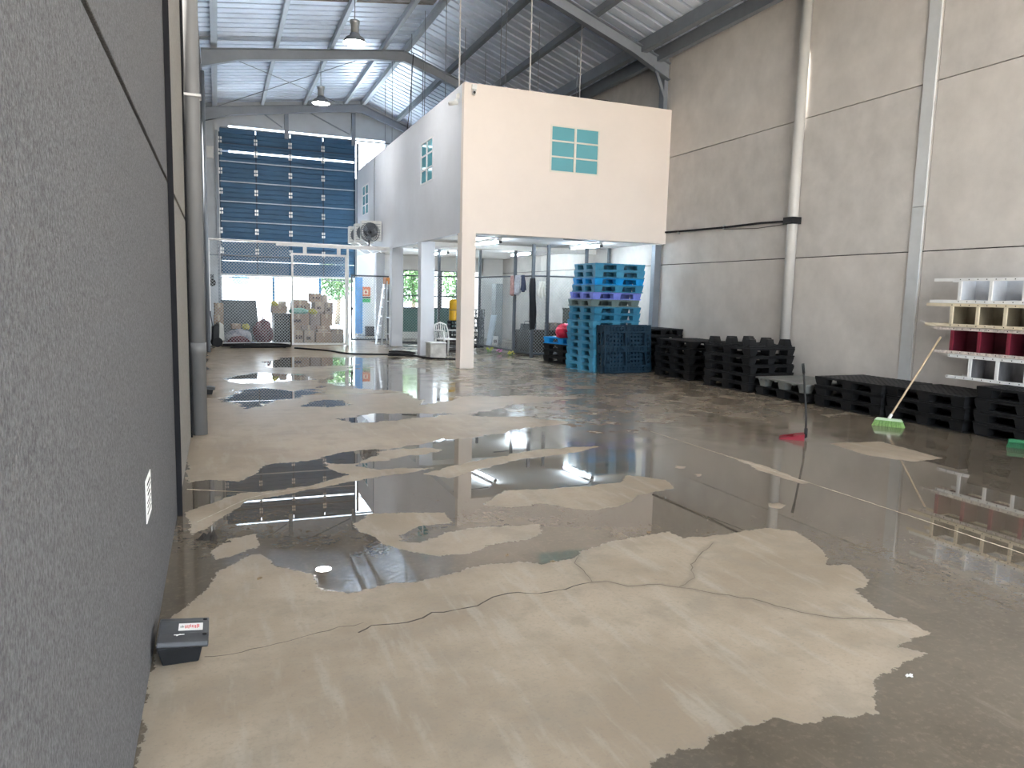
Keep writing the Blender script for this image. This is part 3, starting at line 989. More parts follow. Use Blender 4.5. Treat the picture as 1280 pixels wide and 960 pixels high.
# ---- dustpan with upright black handle
RED = M('red_plastic', (0.24, 0.01, 0.024), 0.4, 0, 0.08, 8)
t = thing('dustpan', 'red plastic dustpan with upright black handle on wet floor', 'dustpan', (6.12, 6.57, 0), -0.75)
pan = MB()
W2 = 0.11
L0, L1 = -0.15, 0.12
th = 0.006
pan.add([(L0, -W2, 0), (L1, -W2 * 0.9, 0), (L1, W2 * 0.9, 0), (L0, W2, 0), (L0, -W2, th), (L1, -W2 * 0.9, th), (L1, W2 * 0.9, th), (L0, W2, th)],
        [(3, 2, 1, 0), (4, 5, 6, 7), (0, 1, 5, 4), (1, 2, 6, 5), (2, 3, 7, 6), (3, 0, 4, 7)])
for s in (-1, 1):
    pan.add([(L0, s * W2, th), (L1, s * W2 * 0.9, th), (L1, s * W2 * 0.9, 0.065), (L0 + 0.04, s * W2, 0.018), (L0, s * (W2 - th), th), (L1, s * (W2 * 0.9 - th), th), (L1, s * (W2 * 0.9 - th), 0.065), (L0 + 0.04, s * (W2 - th), 0.018)],
            [(0, 1, 2, 3), (7, 6, 5, 4), (0, 4, 5, 1), (1, 5, 6, 2), (2, 6, 7, 3), (3, 7, 4, 0)])
pan.box(L1 - th, -W2 * 0.9, th, L1, W2 * 0.9, 0.068)
pan.add([(L1 - 0.12, -W2 * 0.9, 0.044), (L1, -W2 * 0.9, 0.064), (L1, W2 * 0.9, 0.064), (L1 - 0.12, W2 * 0.9, 0.044), (L1 - 0.12, -W2 * 0.9, 0.050), (L1, -W2 * 0.9, 0.070), (L1, W2 * 0.9, 0.070), (L1 - 0.12, W2 * 0.9, 0.050)],
        [(3, 2, 1, 0), (4, 5, 6, 7), (0, 1, 5, 4), (1, 2, 6, 5), (2, 3, 7, 6), (3, 0, 4, 7)])
pan.build('scoop', RED, t)
MB().tube([(L1 + 0.01, 0, 0.02), (L1 + 0.005, 0, 0.25), (L1 - 0.06, 0.0, 0.80)], 0.012, 10).build('handle', BLACK, t, True)
MB().cyl((L1 + 0.012, 0, 0.03), (L1 + 0.01, 0, 0.13), 0.02, n=10).build('socket', BLACK, t, True)
MB().tube([(L1 - 0.055, 0, 0.76), (L1 - 0.073, 0, 0.87)], 0.016, 10).build('grip', BLACK, t, True)

# ---- broom leaning on the shelving units
t = thing('broom', 'push broom with wooden stick and lime green bristles, standing upright', 'broom', (8.0, 6.93, 0), math.atan2(6.785 - 7.07, 8.109 - 7.918))
LIME = M('lime_bristle', (0.26, 0.46, 0.15), 0.6, 0, 0.35, 60)
MB().prism([(-0.165, 0.075), (-0.14, 0.105), (0.14, 0.105), (0.165, 0.075)], 'y', -0.03, 0.03).build('head_block', M('pale_green_block', (0.55, 0.68, 0.48), 0.5, 0, 0.05, 10), t, bevel=0.004)
rnd = random.Random(3)
br = MB()
for i in range(24):
    for j in range(4):
        x = -0.155 + 0.31 * i / 23
        y = -0.024 + 0.048 * j / 3
        br.cyl((x, y, 0.08), (x * 1.16 + rnd.uniform(-0.008, 0.008), y * 1.7 + rnd.uniform(-0.008, 0.008), 0.0), 0.004, 0.006, n=4)
tag(br.build('bristles', LIME, t), kind='stuff')
inv = Matrix.Rotation(-t.rotation_euler.z, 3, 'Z')
top = inv @ (Vector((8.87, 6.99, 0)) - Vector((8.0, 6.93, 0)))
MB().tube([(0, 0, 0.10), (top.x, top.y, 1.15)], 0.0125, 10).build('stick', M('pale_wood_stick', (0.55, 0.42, 0.28), 0.6, 0, 0.1, 12), t, True)
d = (Vector((top.x, top.y, 1.15)) - Vector((0, 0, 0.1))).normalized()
MB().tube([Vector((0, 0, 0.095)), Vector((0, 0, 0.1)) + d * 0.07], 0.02, 10).build('socket', WHITE, t, True)
# second broom head at the frame edge
t = thing('broom', 'dark green broom head lying on the wet floor by the black pallets', 'broom', (8.32, 5.40, 0), -0.9)
DG = M('dark_green_bristle', (0.015, 0.16, 0.06), 0.6, 0, 0.3, 50)
MB().box(-0.16, -0.03, 0.06, 0.16, 0.03, 0.095).build('head_block', DG, t, bevel=0.005)
br = MB()
for i in range(22):
    for j in range(4):
        x = -0.15 + 0.30 * i / 21
        y = -0.022 + 0.044 * j / 3
        br.cyl((x, y, 0.062), (x * 1.1, y * 1.5, 0.0), 0.005, 0.006, n=4)
tag(br.build('bristles', DG, t), kind='stuff')
MB().tube([(0, 0, 0.09), (0.25, -0.75, 0.03)], 0.012, 8).build('stick', M('orange_stick', (0.6, 0.22, 0.08), 0.5), t, True)

# ------------------------------------------------------------------ pallets
PW, PD, PH = 1.20, 1.00, 0.15


def grid_deck(nx, ny, z0, z1, wx=0.05, holes=None):
    mb = MB()
    for i in range(nx + 1):
        x = -PW / 2 + (PW - wx) * i / nx
        mb.box(x, -PD / 2, z0, x + wx, PD / 2, z1)
    for j in range(ny + 1):
        y = -PD / 2 + (PD - wx) * j / ny
        mb.box(-PW / 2, y, z0 + 0.002, PW / 2, y + wx, z1 - 0.002)
    return mb


def bottom_frame(z0, z1):
    mb = MB()
    b_ = 0.16
    def lattice(x0, y0, x1, y1):
        mb.box(x0, y0, z0, x1, y0 + 0.04, z1)
        mb.box(x0, y1 - 0.04, z0, x1, y1, z1)
        mb.box(x0, y0, z0, x0 + 0.04, y1, z1)
        mb.box(x1 - 0.04, y0, z0, x1, y1, z1)
        if x1 - x0 > y1 - y0:
            n = int((x1 - x0) / 0.085)
            for i in range(1, n):
                x = x0 + (x1 - x0) * i / n
                mb.box(x - 0.016, y0, z0, x + 0.016, y1, z1)
            mb.box(x0, (y0 + y1) / 2 - 0.01, z0, x1, (y0 + y1) / 2 + 0.01, z1)
        else:
            n = int((y1 - y0) / 0.085)
            for i in range(1, n):
                y = y0 + (y1 - y0) * i / n
                mb.box(x0, y - 0.016, z0, x1, y + 0.016, z1)
            mb.box((x0 + x1) / 2 - 0.01, y0, z0, (x0 + x1) / 2 + 0.01, y1, z1)
    hx, hy = PW / 2, PD / 2
    lattice(-hx, -hy, hx, -hy + b_)
    lattice(-hx, hy - b_, hx, hy)
    lattice(-hx, -hy + b_, -hx + b_, hy - b_)
    lattice(hx - b_, -hy + b_, hx, hy - b_)
    lattice(-0.07, -hy + b_, 0.07, hy - b_)
    lattice(-hx + b_, -0.07, -0.07, 0.07)
    lattice(0.07, -0.07, hx - b_, 0.07)
    return mb


def solid_deck():
    mb = MB()
    mb.box(-PW / 2, -PD / 2, 0.125, PW / 2, PD / 2, PH)
    return mb


def make_pallet(name, mat, style):
    t = empty(name)
    if style == 'grid':
        grid_deck(13, 11, 0.118, PH).build('deck', mat, t)
        bottom_frame(0, 0.022).build('base_frame', mat, t)
    elif style == 'nest':
        d = solid_deck()
        for i in range(6):
            x = -0.5 + i * 0.2
            d.box(x - 0.03, -PD / 2, 0.105, x + 0.03, PD / 2, 0.126)
        d.build('deck', mat, t)
    fx, fy = 0.20, 0.16
    first = None
    for i in (-1, 0, 1):
        for j in (-1, 0, 1):
            cx, cy = i * (PW / 2 - fx / 2), j * (PD / 2 - fy / 2)
            if first is None:
                z0 = 0.02 if style == 'grid' else 0.0
                if style == 'grid':
                    first = MB().frustum(-fx / 2, -fy / 2, z0, fx / 2, fy / 2, 0.12, 0.02).build('block', mat, t, loc=(cx, cy, 0))
                else:
                    first = MB().frustum(-0.085, -0.085, z0, 0.085, 0.085, 0.127, 0.022).build('block', mat, t, loc=(cx * 0.93, cy * 0.93, 0))
            else:
                k = 1.0 if style == 'grid' else 0.93
                share(first, t, (cx * k, cy * k, 0))
    return t


PAL_BLK = M('black_pallet_plastic', (0.013, 0.0135, 0.015), 0.5, 0, 0.35, 3.0, spec=0.3)
PAL_GRY = M('grey_pallet_plastic', (0.19, 0.195, 0.185), 0.55, 0, 0.2, 5.0)
blue_cols = {
    'teal': (0.055, 0.27, 0.44), 'teal2': (0.07, 0.31, 0.49), 'bright': (0.0, 0.30, 0.72), 'violet': (0.18, 0.24, 0.72),
    'olive': (0.13, 0.19, 0.19), 'pale': (0.09, 0.38, 0.58), 'mid': (0.035, 0.22, 0.38), 'deep': (0.010, 0.036, 0.066)}
BM = {k: M('pallet_' + k + '_plastic', v, 0.45, 0, 0.15, 6.0) for k, v in blue_cols.items()}

proto = make_pallet('plastic_pallet', BM['teal'], 'grid')
used = [False]


def pallet(loc, rz, mat, label, group=None, src=None):
    if src is None:
        src = proto
        if not used[0]:
            used[0] = True
            o = proto
            o.location = loc
            o.rotation_euler = (0, 0, rz)
            tag(o, label, 'pallet', group)
            recolor(o, mat)
            return o
    o = dup(src, loc, rz, label, group)
    o['category'] = 'pallet'
    if group is None and 'group' in o:
        del o['group']
    recolor(o, mat)
    return o


# tall blue stack, bottom to top
ordw = ['bottom', 'second', 'third', 'fourth', 'fifth', 'sixth', 'seventh', 'eighth', 'ninth', 'tenth', 'eleventh', 'twelfth', 'thirteenth', 'fourteenth', 'top']
shade = ['pale', 'pale', 'teal2', 'teal', 'teal', 'teal', 'teal2', 'mid', 'mid', 'olive', 'violet', 'mid', 'bright', 'teal', 'teal']
desc = {'pale': 'pale sky-blue', 'teal2': 'light teal-blue', 'teal': 'teal-blue', 'mid': 'dull teal-blue', 'olive': 'greyish olive', 'violet': 'violet-blue', 'bright': 'bright blue'}
rs = 0.16
off = [(0, 0), (0.0, 0.01), (0.01, 0), (0.02, 0.02), (0.02, 0.01), (0.0, 0.0), (0.01, 0.01), (0.03, 0), (0.05, 0.02), (0.03, 0.06), (0.06, 0.04), (0.09, 0.02), (0.11, 0.03), (0.11, 0.0), (0.14, 0.05)]
bx, by = 7.30, 13.73          # near left corner of the stack
ux, uy = Vector((math.cos(rs), math.sin(rs), 0)), Vector((-math.sin(rs), math.cos(rs), 0))
for i in range(15):
    c = Vector((bx, by, 0)) + ux * 0.60 + uy * 0.50
    nm = 'one bearing the dark upright pallets' if False else ordw[i]
    pos = {0: 'bottom pallet of the tall blue stack', 14: 'top pallet of the tall blue stack'}.get(i, ordw[i] + ' from the floor in the tall blue stack')
    pallet((c.x + off[i][0], c.y + off[i][1], i * 0.152), rs - 0.012 * i * (0.6 if i < 9 else 1.0), BM[shade[i]], desc[shade[i]] + ' plastic pallet, ' + pos, 'blue pallet stack')
# two dark blue pallets standing on edge in front of it
for i, (px, py, lab) in enumerate(((7.97, 13.45, 'dark navy plastic pallet standing on edge, its underside lattice facing out'), (7.97, 13.605, 'dark navy plastic pallet standing on edge, sandwiched before the blue stack'))):
    o = pallet((px, py, 0.505), 0, BM['deep'], lab, None)
    o.rotation_euler = (math.radians(-95.0), 0, 0.10)
# low black pair with a blue pallet on top, left of the stack
for i in range(3):
    pallet((7.86, 15.66, i * 0.152), -1.28, PAL_BLK if True else None, ['black plastic pallet flat on the floor under the red bag', 'black plastic pallet second up under the red bag', 'black plastic pallet third up under the red bag'][i])
pallet((7.86, 15.66, 3 * 0.152), -1.28, BM['bright'], 'bright blue plastic pallet carrying the red bag')

nest = make_pallet('nestable_pallet', PAL_BLK, 'nest')
nused = [False]


def npallet(loc, rz, mat, label, flip=False):
    if not nused[0]:
        nused[0] = True
        o = nest
        o.location = loc
        o.rotation_euler = (0, 0, rz)
        tag(o, label, 'pallet')
        recolor(o, mat)
    else:
        o = pallet(loc, rz, mat, label, None, nest)
    if flip:
        o.rotation_euler = (math.pi, 0, rz)
    return o


R90 = math.pi / 2
def stack(x, y, n, rz, where, jit=0.0, seed=1, z0=0.0):
    rnd = random.Random(seed)
    for i in range(n):
        w_ = 'lowest' if i == 0 else ('topmost' if i == n - 1 else ordw[i] + ' up')
        pallet((x + rnd.uniform(-jit, jit), y + rnd.uniform(-jit, jit), z0 + i * 0.152), rz + rnd.uniform(-jit, jit) * 0.5, PAL_BLK, 'black plastic pallet, ' + w_ + ' in ' + where, 'black pallets along the right wall')


stack(9.08, 14.45, 6, R90, 'the stack hidden behind the navy pallets', 0.015, 2)
stack(8.93, 12.52, 5, R90 + 0.02, 'the stack next to the navy upright pallets', 0.02, 3)
stack(8.88, 10.78, 5, R90 + 0.05, 'the stack capped by the upturned pallet', 0.02, 4)
npallet((8.88, 10.78, 0.76 + 0.15), R90 + 0.04, PAL_BLK, 'black upturned pallet with nine feet pointing up, capping its stack', True)
pallet((8.94, 9.42, 0), R90, PAL_BLK, 'black plastic pallet lying under the grey pallet')
npallet((8.93, 9.42, 0.152), R90 - 0.02, PAL_GRY, 'dusty grey nestable pallet on a black one')
stack(8.98, 8.12, 3, R90 + 0.02, 'the low stack before the galvanised wall strip', 0.012, 5)
stack(9.03, 6.87, 3, R90 - 0.04, 'the low stack behind the lime broom', 0.012, 6)
stack(9.05, 5.60, 4, R90, 'the stack under the shelving units', 0.008, 7)
stack(9.05, 4.38, 4, R90, 'the outermost stack under the shelving units', 0.008, 8)

# ------------------------------------------------------------------ shelving units laid on their sides, stacked
def shelf_unit(name, lab, z0, z1, yend, yfirst, step, frame, sheet_m, side_m, ext, x=9.02, tilt=0.0, lower_rail=True, ext2=None):
    """lies along -y from yend; local origin at its outer end"""
    t = thing(name, lab, 'shelf unit', (x, yend, z0))
    h = z1 - z0
    L = 3.1
    dp = 0.32
    r = 0.04
    ex2 = ext if ext2 is None else ext2
    MB().box(0, -L, h - r, 0.012, ext, h).box(0.012, -L, h - 0.01, 0.04, ext, h).build('upright', frame, t)
    if lower_rail:
        MB().box(0, -L, 0, 0.012, ex2, r).box(0.012, -L, 0, 0.04, ex2, 0.01).build('upright', frame, t)
    MB().box(dp - 0.012, -L, h - r, dp, ext * 0.9, h).build('upright', frame, t)
    MB().box(dp - 0.012, -L, 0, dp, ex2 * 0.9, r).build('upright', frame, t)
    y = yfirst - yend
    k = 0
    while y > -L + 0.1:
        MB().box(0.002, y - 0.02, 0.012, 0.022, y + 0.02, h - 0.012).build('shelf_edge', frame if side_m is None else side_m, t)
        MB().box(0.022, y - 0.004, 0.012, dp - 0.013, y + 0.004, h - 0.012).build('shelf', sheet_m, t)
        if y - step > -L:
            MB().box(dp - 0.03, y - step + 0.005, 0.012, dp - 0.022, y - 0.005, h - 0.012).build('back_panel', sheet_m, t)
        y -= step
    # bolt holes along the front uprights
    hb = MB()
    yy = -0.02
    while yy > -1.6:
        hb.box(-0.0015, yy - 0.006, h - 0.026, 0.0, yy + 0.006, h - 0.014)
        if lower_rail:
            hb.box(-0.0015, yy - 0.006, 0.014, 0.0, yy + 0.006, 0.026)
        yy -= 0.12
    tag(hb.build('bolt_hole', DARK, t), kind='stuff')
    return t


WSH = M('white_shelf_enamel', (0.80, 0.80, 0.79), 0.4, 0, 0.05, 8)
CRS = M('cream_shelf_enamel', (0.70, 0.61, 0.45), 0.5, 0, 0.10, 8)
PNK = M('worn_pinkish_rail', (0.62, 0.55, 0.50), 0.6, 0, 0.35, 30)
TRL = M('milky_white_sheet', (0.60, 0.64, 0.70), 0.35, 0, 0.15, 3)
OLV = M('grimy_olive_sheet', (0.16, 0.135, 0.09), 0.6, 0, 0.5, 4, stretch=(1, 1, 0.3))
MAR = M('dark_red_sheet', (0.085, 0.007, 0.016), 0.5, 0, 0.25, 4)
MARE = M('red_shelf_edge', (0.20, 0.018, 0.036), 0.5, 0, 0.15, 8)
GRS = M('dusty_grey_sheet', (0.17, 0.17, 0.18), 0.5, 0, 0.45, 5, stretch=(1, 1, 0.4))
shelf_unit('shelf_unit', 'white metal shelf unit on its side with dusty grey back, lowest of the shelf stack', 0.612, 0.93, 6.98, 6.66, 0.36, WSH, GRS, None, 0.0)
shelf_unit('shelf_unit', 'metal shelf unit with dark red shelves, lying above the lowest white unit', 0.935, 1.285, 6.95, 6.95, 0.38, PNK, MAR, MARE, 0.27)
shelf_unit('shelf_unit', 'cream metal shelf unit with grimy brown back, second from top of the shelf stack', 1.29, 1.595, 6.99, 6.97, 0.36, CRS, OLV, None, 0.36, x=9.0)
shelf_unit('shelf_unit', 'clean white metal shelf unit with milky back, topmost of the shelf stack', 1.60, 1.925, 6.92, 6.90, 0.42, WSH, TRL, None, 0.36, ext2=0.40)

# ------------------------------------------------------------------ bay lamps
LAMP = M('lamp_glow', (1, 1, 1), 0.5, 0, 0, emit=(1.0, 0.98, 0.94, 45.0))
for i, (y, lab) in enumerate(((16.4, 'round hanging bay lamp glowing in front of the middle portal frame'), (21.9, 'round hanging bay lamp glowing below the middle portal frame'), (10.9, 'round hanging bay lamp high over the wet floor'), (5.4, 'round hanging bay lamp high over the dry patch'), (-0.1, 'round hanging bay lamp near the open end'))):
    if i == 0:
        t = thing('bay_lamp', lab, 'lamp', (2.8, y, 6.74), group='bay lamps')
        MB().lathe([(0.235, 0.0), (0.24, 0.03), (0.19, 0.10), (0.11, 0.15), (0.10, 0.19), (0.0, 0.19)], 24).build('shade', STEEL, t, True)
        MB().lathe([(0.0, 0.004), (0.225, 0.004), (0.225, 0.012), (0.0, 0.014)], 24).build('diffuser', LAMP, t)
        MB().lathe([(0.0, 0.19), (0.085, 0.19), (0.085, 0.38), (0.105, 0.39), (0.105, 0.45), (0.03, 0.47), (0.0, 0.47)], 16).build('driver_housing', GALV, t, True)
        MB().cyl((0, 0, 0.47), (0, 0, 1.42), 0.008, n=6).build('cord', STEEL_DK, t)
        lamp0 = t
    else:
        dup(lamp0, (2.8, y, 6.74), 0, lab)

# ------------------------------------------------------------------ fluorescent battens under the office
TUBE = M('tube_glow', (1, 1, 1), 0.5, 0, 0, emit=(0.74, 0.89, 1.0, 30.0))
for i, (x, y, ang, lab) in enumerate(((8.22, 16.05, R90 + 0.12, 'lit batten lamp above the blue pallet stack'), (5.86, 16.45, R90 + 0.14, 'lit batten lamp just behind the cream corner pillar'), (8.22, 20.1, R90 + 0.1, 'lit batten lamp above the hanging clothes'), (6.2, 21.7, R90 + 0.15, 'lit batten lamp deep under the office beyond the white pillar'))):
    if i == 0:
        t = thing('batten_lamp', lab, 'lamp', (x, y, 2.83), ang, 'batten lamps under the office')
        MB().box(-0.65, -0.03, -0.06, 0.65, 0.03, 0.0).build('body', WHITE_STEEL, t)
        MB().cyl((-0.60, 0, -0.085), (0.60, 0, -0.085), 0.024, n=10).build('tube', TUBE, t)
        for s in (-1, 1):
            MB().box(s * 0.63 - 0.03, -0.035, -0.11, s * 0.63 + 0.03, 0.035, -0.06).build('lamp_holder', STEEL_DK, t)
        MB().tube([(-0.65, 0.05, -0.012), (-0.9, 0.3, -0.012), (-0.9, 1.2, -0.012)], 0.012, 5).build('conduit', STEEL, t)
        bat0 = t
    else:
        dup(bat0, (x, y, 2.83), ang, lab)

# ------------------------------------------------------------------ security cameras, hanger rods, cables on the office
def cctv(loc, rz, lab):
    t = thing('security_camera', lab, 'camera', loc, rz)
    MB().box(-0.05, -0.05, -0.045, 0.05, 0.0, 0.055).build('junction_box', WHITE, t, bevel=0.006)
    MB().cyl((0, -0.05, -0.04), (-0.02, -0.09, -0.085), 0.018, n=8).build('bracket', WHITE, t)
    MB().cyl((0.0, -0.02, -0.115), (-0.05, -0.20, -0.145), 0.042, n=14).build('housing', WHITE, t, True)
    MB().cyl((-0.049, -0.197, -0.1445), (-0.052, -0.206, -0.146), 0.026, n=12).build('lens', BLACK, t)


cctv((4.90, OY0, 5.70), 0, 'white bullet security camera on the cream front near the office corner')
cctv((OX0, 15.1, 5.58), -R90, 'small white security camera on the shaded office side wall')

rods = [(4.95, 15.9), (5.05, 17.3), (5.0, 19.0), (5.1, 20.8), (5.05, 23.0), (5.3, 25.2), (5.9, 15.6), (6.3, 17.0), (6.0, 18.8), (6.35, 15.3), (7.1, 16.6), (7.6, 15.4), (8.2, 16.8), (6.8, 19.5), (5.6, 21.5)]
for i, (x, y) in enumerate(rods):
    thick = i in (0, 9)
    r = 0.016 if thick else 0.009
    m = WHITE_STEEL if thick or i == 11 else STEEL
    labs = 'white hanger rod beside the office corner, between roof and office' if i == 0 else ('thick white hanger rod rising from the office front wall to the roof' if i == 9 else ('thin steel hanger rod rising from the side parapet of the office' if x < 5.4 else ('thin steel hanger rod rising close behind the cream office front' if y < 16 else 'thin steel hanger rod rising from the middle of the office top')))
    tag(MB().cyl((x, y, 5.62), (x, y, roofz(x) + 0.16), r, n=6).build('hanger_rod', m), labs, 'rod', None if thick else ('side parapet hanger rods' if x < 5.4 else ('front hanger rods' if y < 16 else 'inner hanger rods')))
tag(MB().tube([(9.4, 15.0, 5.83), (8.0, 14.95, 5.86), (7.0, 14.9, 5.81), (6.5, 14.92, 5.84), (5.6, 14.9, 5.81), (5.0, 14.9, 5.82)], 0.012, 5).build('roof_cable', RUBBER), 'black cable lying along the office front parapet', 'cable')
tag(MB().tube([(4.78, 22.0, 5.80), (4.79, 23.6, 5.83), (4.78, 25.0, 5.80), (4.8, 27.0, 6.0), (4.85, 28.4, 6.5)], 0.014, 5).build('roof_cable', STEEL), 'pale cable along the office side parapet towards the blue door', 'cable')
tag(MB().tube([(OX0 - 0.012, 23.9, 5.79), (OX0 - 0.012, 23.9, 4.4), (OX0 - 0.012, 23.85, 3.5)], 0.014, 5).build('wall_cable', STEEL), 'pale cable dropping down the office side wall to the condensers', 'cable')
tag(MB().tube([(5.3, 22.5, 5.65), (5.1, 21.0, 6.6), (5.0, 20.2, 7.9)], 0.012, 5).build('roof_cable', RUBBER), 'black cable climbing from the office top to the roof', 'cable')


# ------------------------------------------------------------------ chain-link work
WIRE = M('galvanised_wire', (0.42, 0.45, 0.47), 0.4, 0.6, 0.1, 8)


def chainlink(w_, h, parent, loc=(0, 0, 0), pitch=0.085, r=0.0042, rot=None):
    """diamond wire mesh in the local x-z plane"""
    mb = MB()
    n = int((w_ + h) / pitch) + 1
    for s in (0, 1):
        for i in range(1, n):
            c = i * pitch
            x0, z0 = (c, 0) if c <= w_ else (w_, c - w_)
            x1, z1 = (0, c) if c <= h else (c - h, h)
            if s:
                x0, x1 = w_ - x0, w_ - x1
            yo = 0.003 if s else -0.003
            mb.cyl((x0, yo, z0), (x1, yo, z1), r, n=3)
    o = mb.build('wire_mesh', WIRE, parent, loc=loc)
    if rot:
        o.rotation_euler = rot
    o['kind'] = 'stuff'
    return o


FY = 21.7
fence = thing('chain_link_fence', 'chain-link fence with white posts across the hall before the stored goods', 'fence', (0, FY, 0))
MB().cyl((-0.20, 0, 0), (-0.20, 0, 2.88), 0.035, n=10).build('post', WHITE_STEEL, fence)
MB().cyl((3.50, 0.03, 0), (3.50, 0.03, 2.86), 0.035, n=10).build('post', WHITE_STEEL, fence)
MB().cyl((-0.24, 0, 2.86), (4.70, 0, 2.84), 0.032, n=10).build('top_rail', WHITE_STEEL, fence)
MB().cyl((-0.17, 0, 0.06), (1.90, 0, 0.06), 0.025, n=8).build('bottom_rail', WHITE_STEEL, fence)
MB().cyl((-0.17, 0, 2.45), (1.90, 0, 2.45), 0.014, n=8).build('middle_rail', STEEL, fence)
chainlink(2.05, 2.72, fence, (-0.16, 0.02, 0.09))
gate = thing('sliding_gate', 'white framed sliding chain-link gate hanging from an overhead track', 'gate', (1.93, FY - 0.10, 0))
gw, gh = 1.53, 2.58
MB().bar((0.025, 0, 0.02), (0.025, 0, gh), 0.055, 0.05, (0, 1, 0)).build('stile', WHITE_STEEL, gate)
MB().bar((gw - 0.025, 0, 0.02), (gw - 0.025, 0, gh), 0.055, 0.05, (0, 1, 0)).build('stile', WHITE_STEEL, gate)
MB().bar((0.05, 0, gh - 0.025), (gw - 0.05, 0, gh - 0.025), 0.05, 0.055).build('rail', WHITE_STEEL, gate)
MB().bar((0.05, 0, 0.05), (gw - 0.05, 0, 0.05), 0.05, 0.055).build('rail', WHITE_STEEL, gate)
MB().bar((-0.40, 0, 2.80), (2.80, 0, 2.79), 0.05, 0.07).build('track', WHITE_STEEL, gate)
for x in (0.37, 1.30):
    MB().box(x - 0.05, -0.015, gh, x + 0.05, 0.015, 2.78).build('hanger', WHITE_STEEL, gate)
chainlink(gw - 0.10, gh - 0.12, gate, (0.05, 0.0, 0.08))

g2 = thing('swing_gate', 'dark framed chain-link swing gate beside the stepladder', 'gate', (3.92, 23.7, 0))
for x in (0.02, 1.18):
    MB().bar((x, 0, 0.02), (x, 0, 2.08), 0.045, 0.04, (0, 1, 0)).build('stile', STEEL_DK, g2)
for z in (0.045, 2.06):
    MB().bar((0.02, 0, z), (1.18, 0, z), 0.04, 0.045).build('rail', STEEL_DK, g2)
MB().box(-0.02, -0.06, 0.98, 0.07, -0.02, 1.06).build('lock', BLACK, g2)
chainlink(1.14, 1.98, g2, (0.03, 0.0, 0.06))

sf = thing('store_fence', 'chain-link store enclosure with tall dark posts under the office', 'fence')
def post(x, y, lab=None):
    MB().box(x - 0.035, y - 0.035, 0, x + 0.035, y + 0.035, OZ0 + 0.02).build('post', STEEL_DK, sf)
for (x, y) in ((7.10, 20.5), (7.26, 18.15), (7.37, 17.2), (7.78, 17.2), (8.85, 17.2), (9.5, 17.2), (6.55, 20.9), (6.1, 21.3)):
    post(x, y)
def run(a, c):
    a, c = Vector((*a, 0)), Vector((*c, 0))
    L = (c - a).length
    ang = math.atan2(c.y - a.y, c.x - a.x)
    for z in (0.10, 2.06):
        MB().cyl((a.x, a.y, z), (c.x, c.y, z), 0.03 if z < 1 else 0.02, n=8).build('rail', STEEL_DK, sf)
    chainlink(L, 1.94, sf, (a.x, a.y, 0.11), rot=(0, 0, ang))
run((7.10, 20.5), (7.37, 17.2))
run((7.37, 17.2), (9.56, 17.2))
run((5.05, 21.5), (7.10, 20.5))

# ------------------------------------------------------------------ cartons behind the fence
CARD = [M('carton_brown', (0.34, 0.24, 0.17), 0.85, 0, 0.08, 5), M('carton_grey_brown', (0.30, 0.24, 0.20), 0.85, 0, 0.08, 5), M('carton_pale', (0.42, 0.33, 0.26), 0.85, 0, 0.08, 5)]
TAPE = M('carton_tape', (0.50, 0.40, 0.28), 0.35, 0, 0.05, 5)
PRINT = M('carton_print', (0.10, 0.07, 0.06), 0.8, 0, 0.2, 20)


def carton(x, y, z, w_, d_, h, rz, k, lab, mark=0):
    t = thing('carton', lab, 'carton', (x, y, z), rz)
    MB().box(-w_ / 2, -d_ / 2, 0, w_ / 2, d_ / 2, h - 0.004).build('body', CARD[k], t)
    # two top flaps meeting under the tape
    for s in (-1, 1):
        MB().box(-w_ / 2, min(s * 0.003, s * d_ / 2), h - 0.004, w_ / 2, max(s * 0.003, s * d_ / 2), h).build('flap', CARD[k], t)
    MB().box(-w_ / 2 - 0.001, -0.025, h, w_ / 2 + 0.001, 0.025, h + 0.001).build('tape', TAPE, t)
    MB().box(-0.03, -d_ / 2 - 0.0012, h * 0.62, 0.03, -d_ / 2, h).build('tape', TAPE, t)
    if mark == 1:
        MB().box(-w_ * 0.30, -d_ / 2 - 0.002, h * 0.25, w_ * 0.12, -d_ / 2 - 0.0003, h * 0.5).build('print', PRINT, t)
    elif mark == 2:
        for q in (-0.25, 0.05, 0.25):
            MB().box(w_ * q, -d_ / 2 - 0.002, h * 0.3, w_ * q + 0.05, -d_ / 2 - 0.0003, h * 0.6).build('print', PRINT, t)
    return t


B0 = 23.2
# bottom row (sizes from the picture at its distance)
carton(2.22, B0 - 0.15, 0.0, 0.28, 0.35, 0.36, 0, 2, 'small pale carton with dark print, bottom row beside the black crate', 2)
carton(2.55, B0 - 0.15, 0.0, 0.30, 0.35, 0.36, 0, 2, 'square pale carton with a printed mark, second in the bottom row', 1)
carton(2.98, B0 - 0.1, 0.0, 0.46, 0.40, 0.30, 0, 0, 'wide brown carton with a lid, bottom row centre of the heap')
carton(3.42, B0 + 0.1, 0.0, 0.36, 0.40, 0.40, 0, 1, 'end carton of the bottom row, nearest the sliding gate post')
carton(2.95, B0 + 0.0, 0.301, 0.30, 0.36, 0.08, 0.05, 2, 'flat pale box lid lying on the wide brown carton')
carton(2.15, B0 + 0.32, 0.0, 0.40, 0.42, 0.50, 0, 0, 'tall brown carton just behind the black crate')
carton(2.58, B0 + 0.32, 0.0, 0.42, 0.42, 0.50, 0, 1, 'tall brown carton in the second row of the heap')
carton(3.03, B0 + 0.40, 0.0, 0.42, 0.42, 0.48, 0, 0, 'tall carton in the back row behind the flat lid')
carton(2.28, B0 + 0.34, 0.501, 0.62, 0.40, 0.34, 0.02, 0, 'wide brown carton under the green and yellow bag', 1)
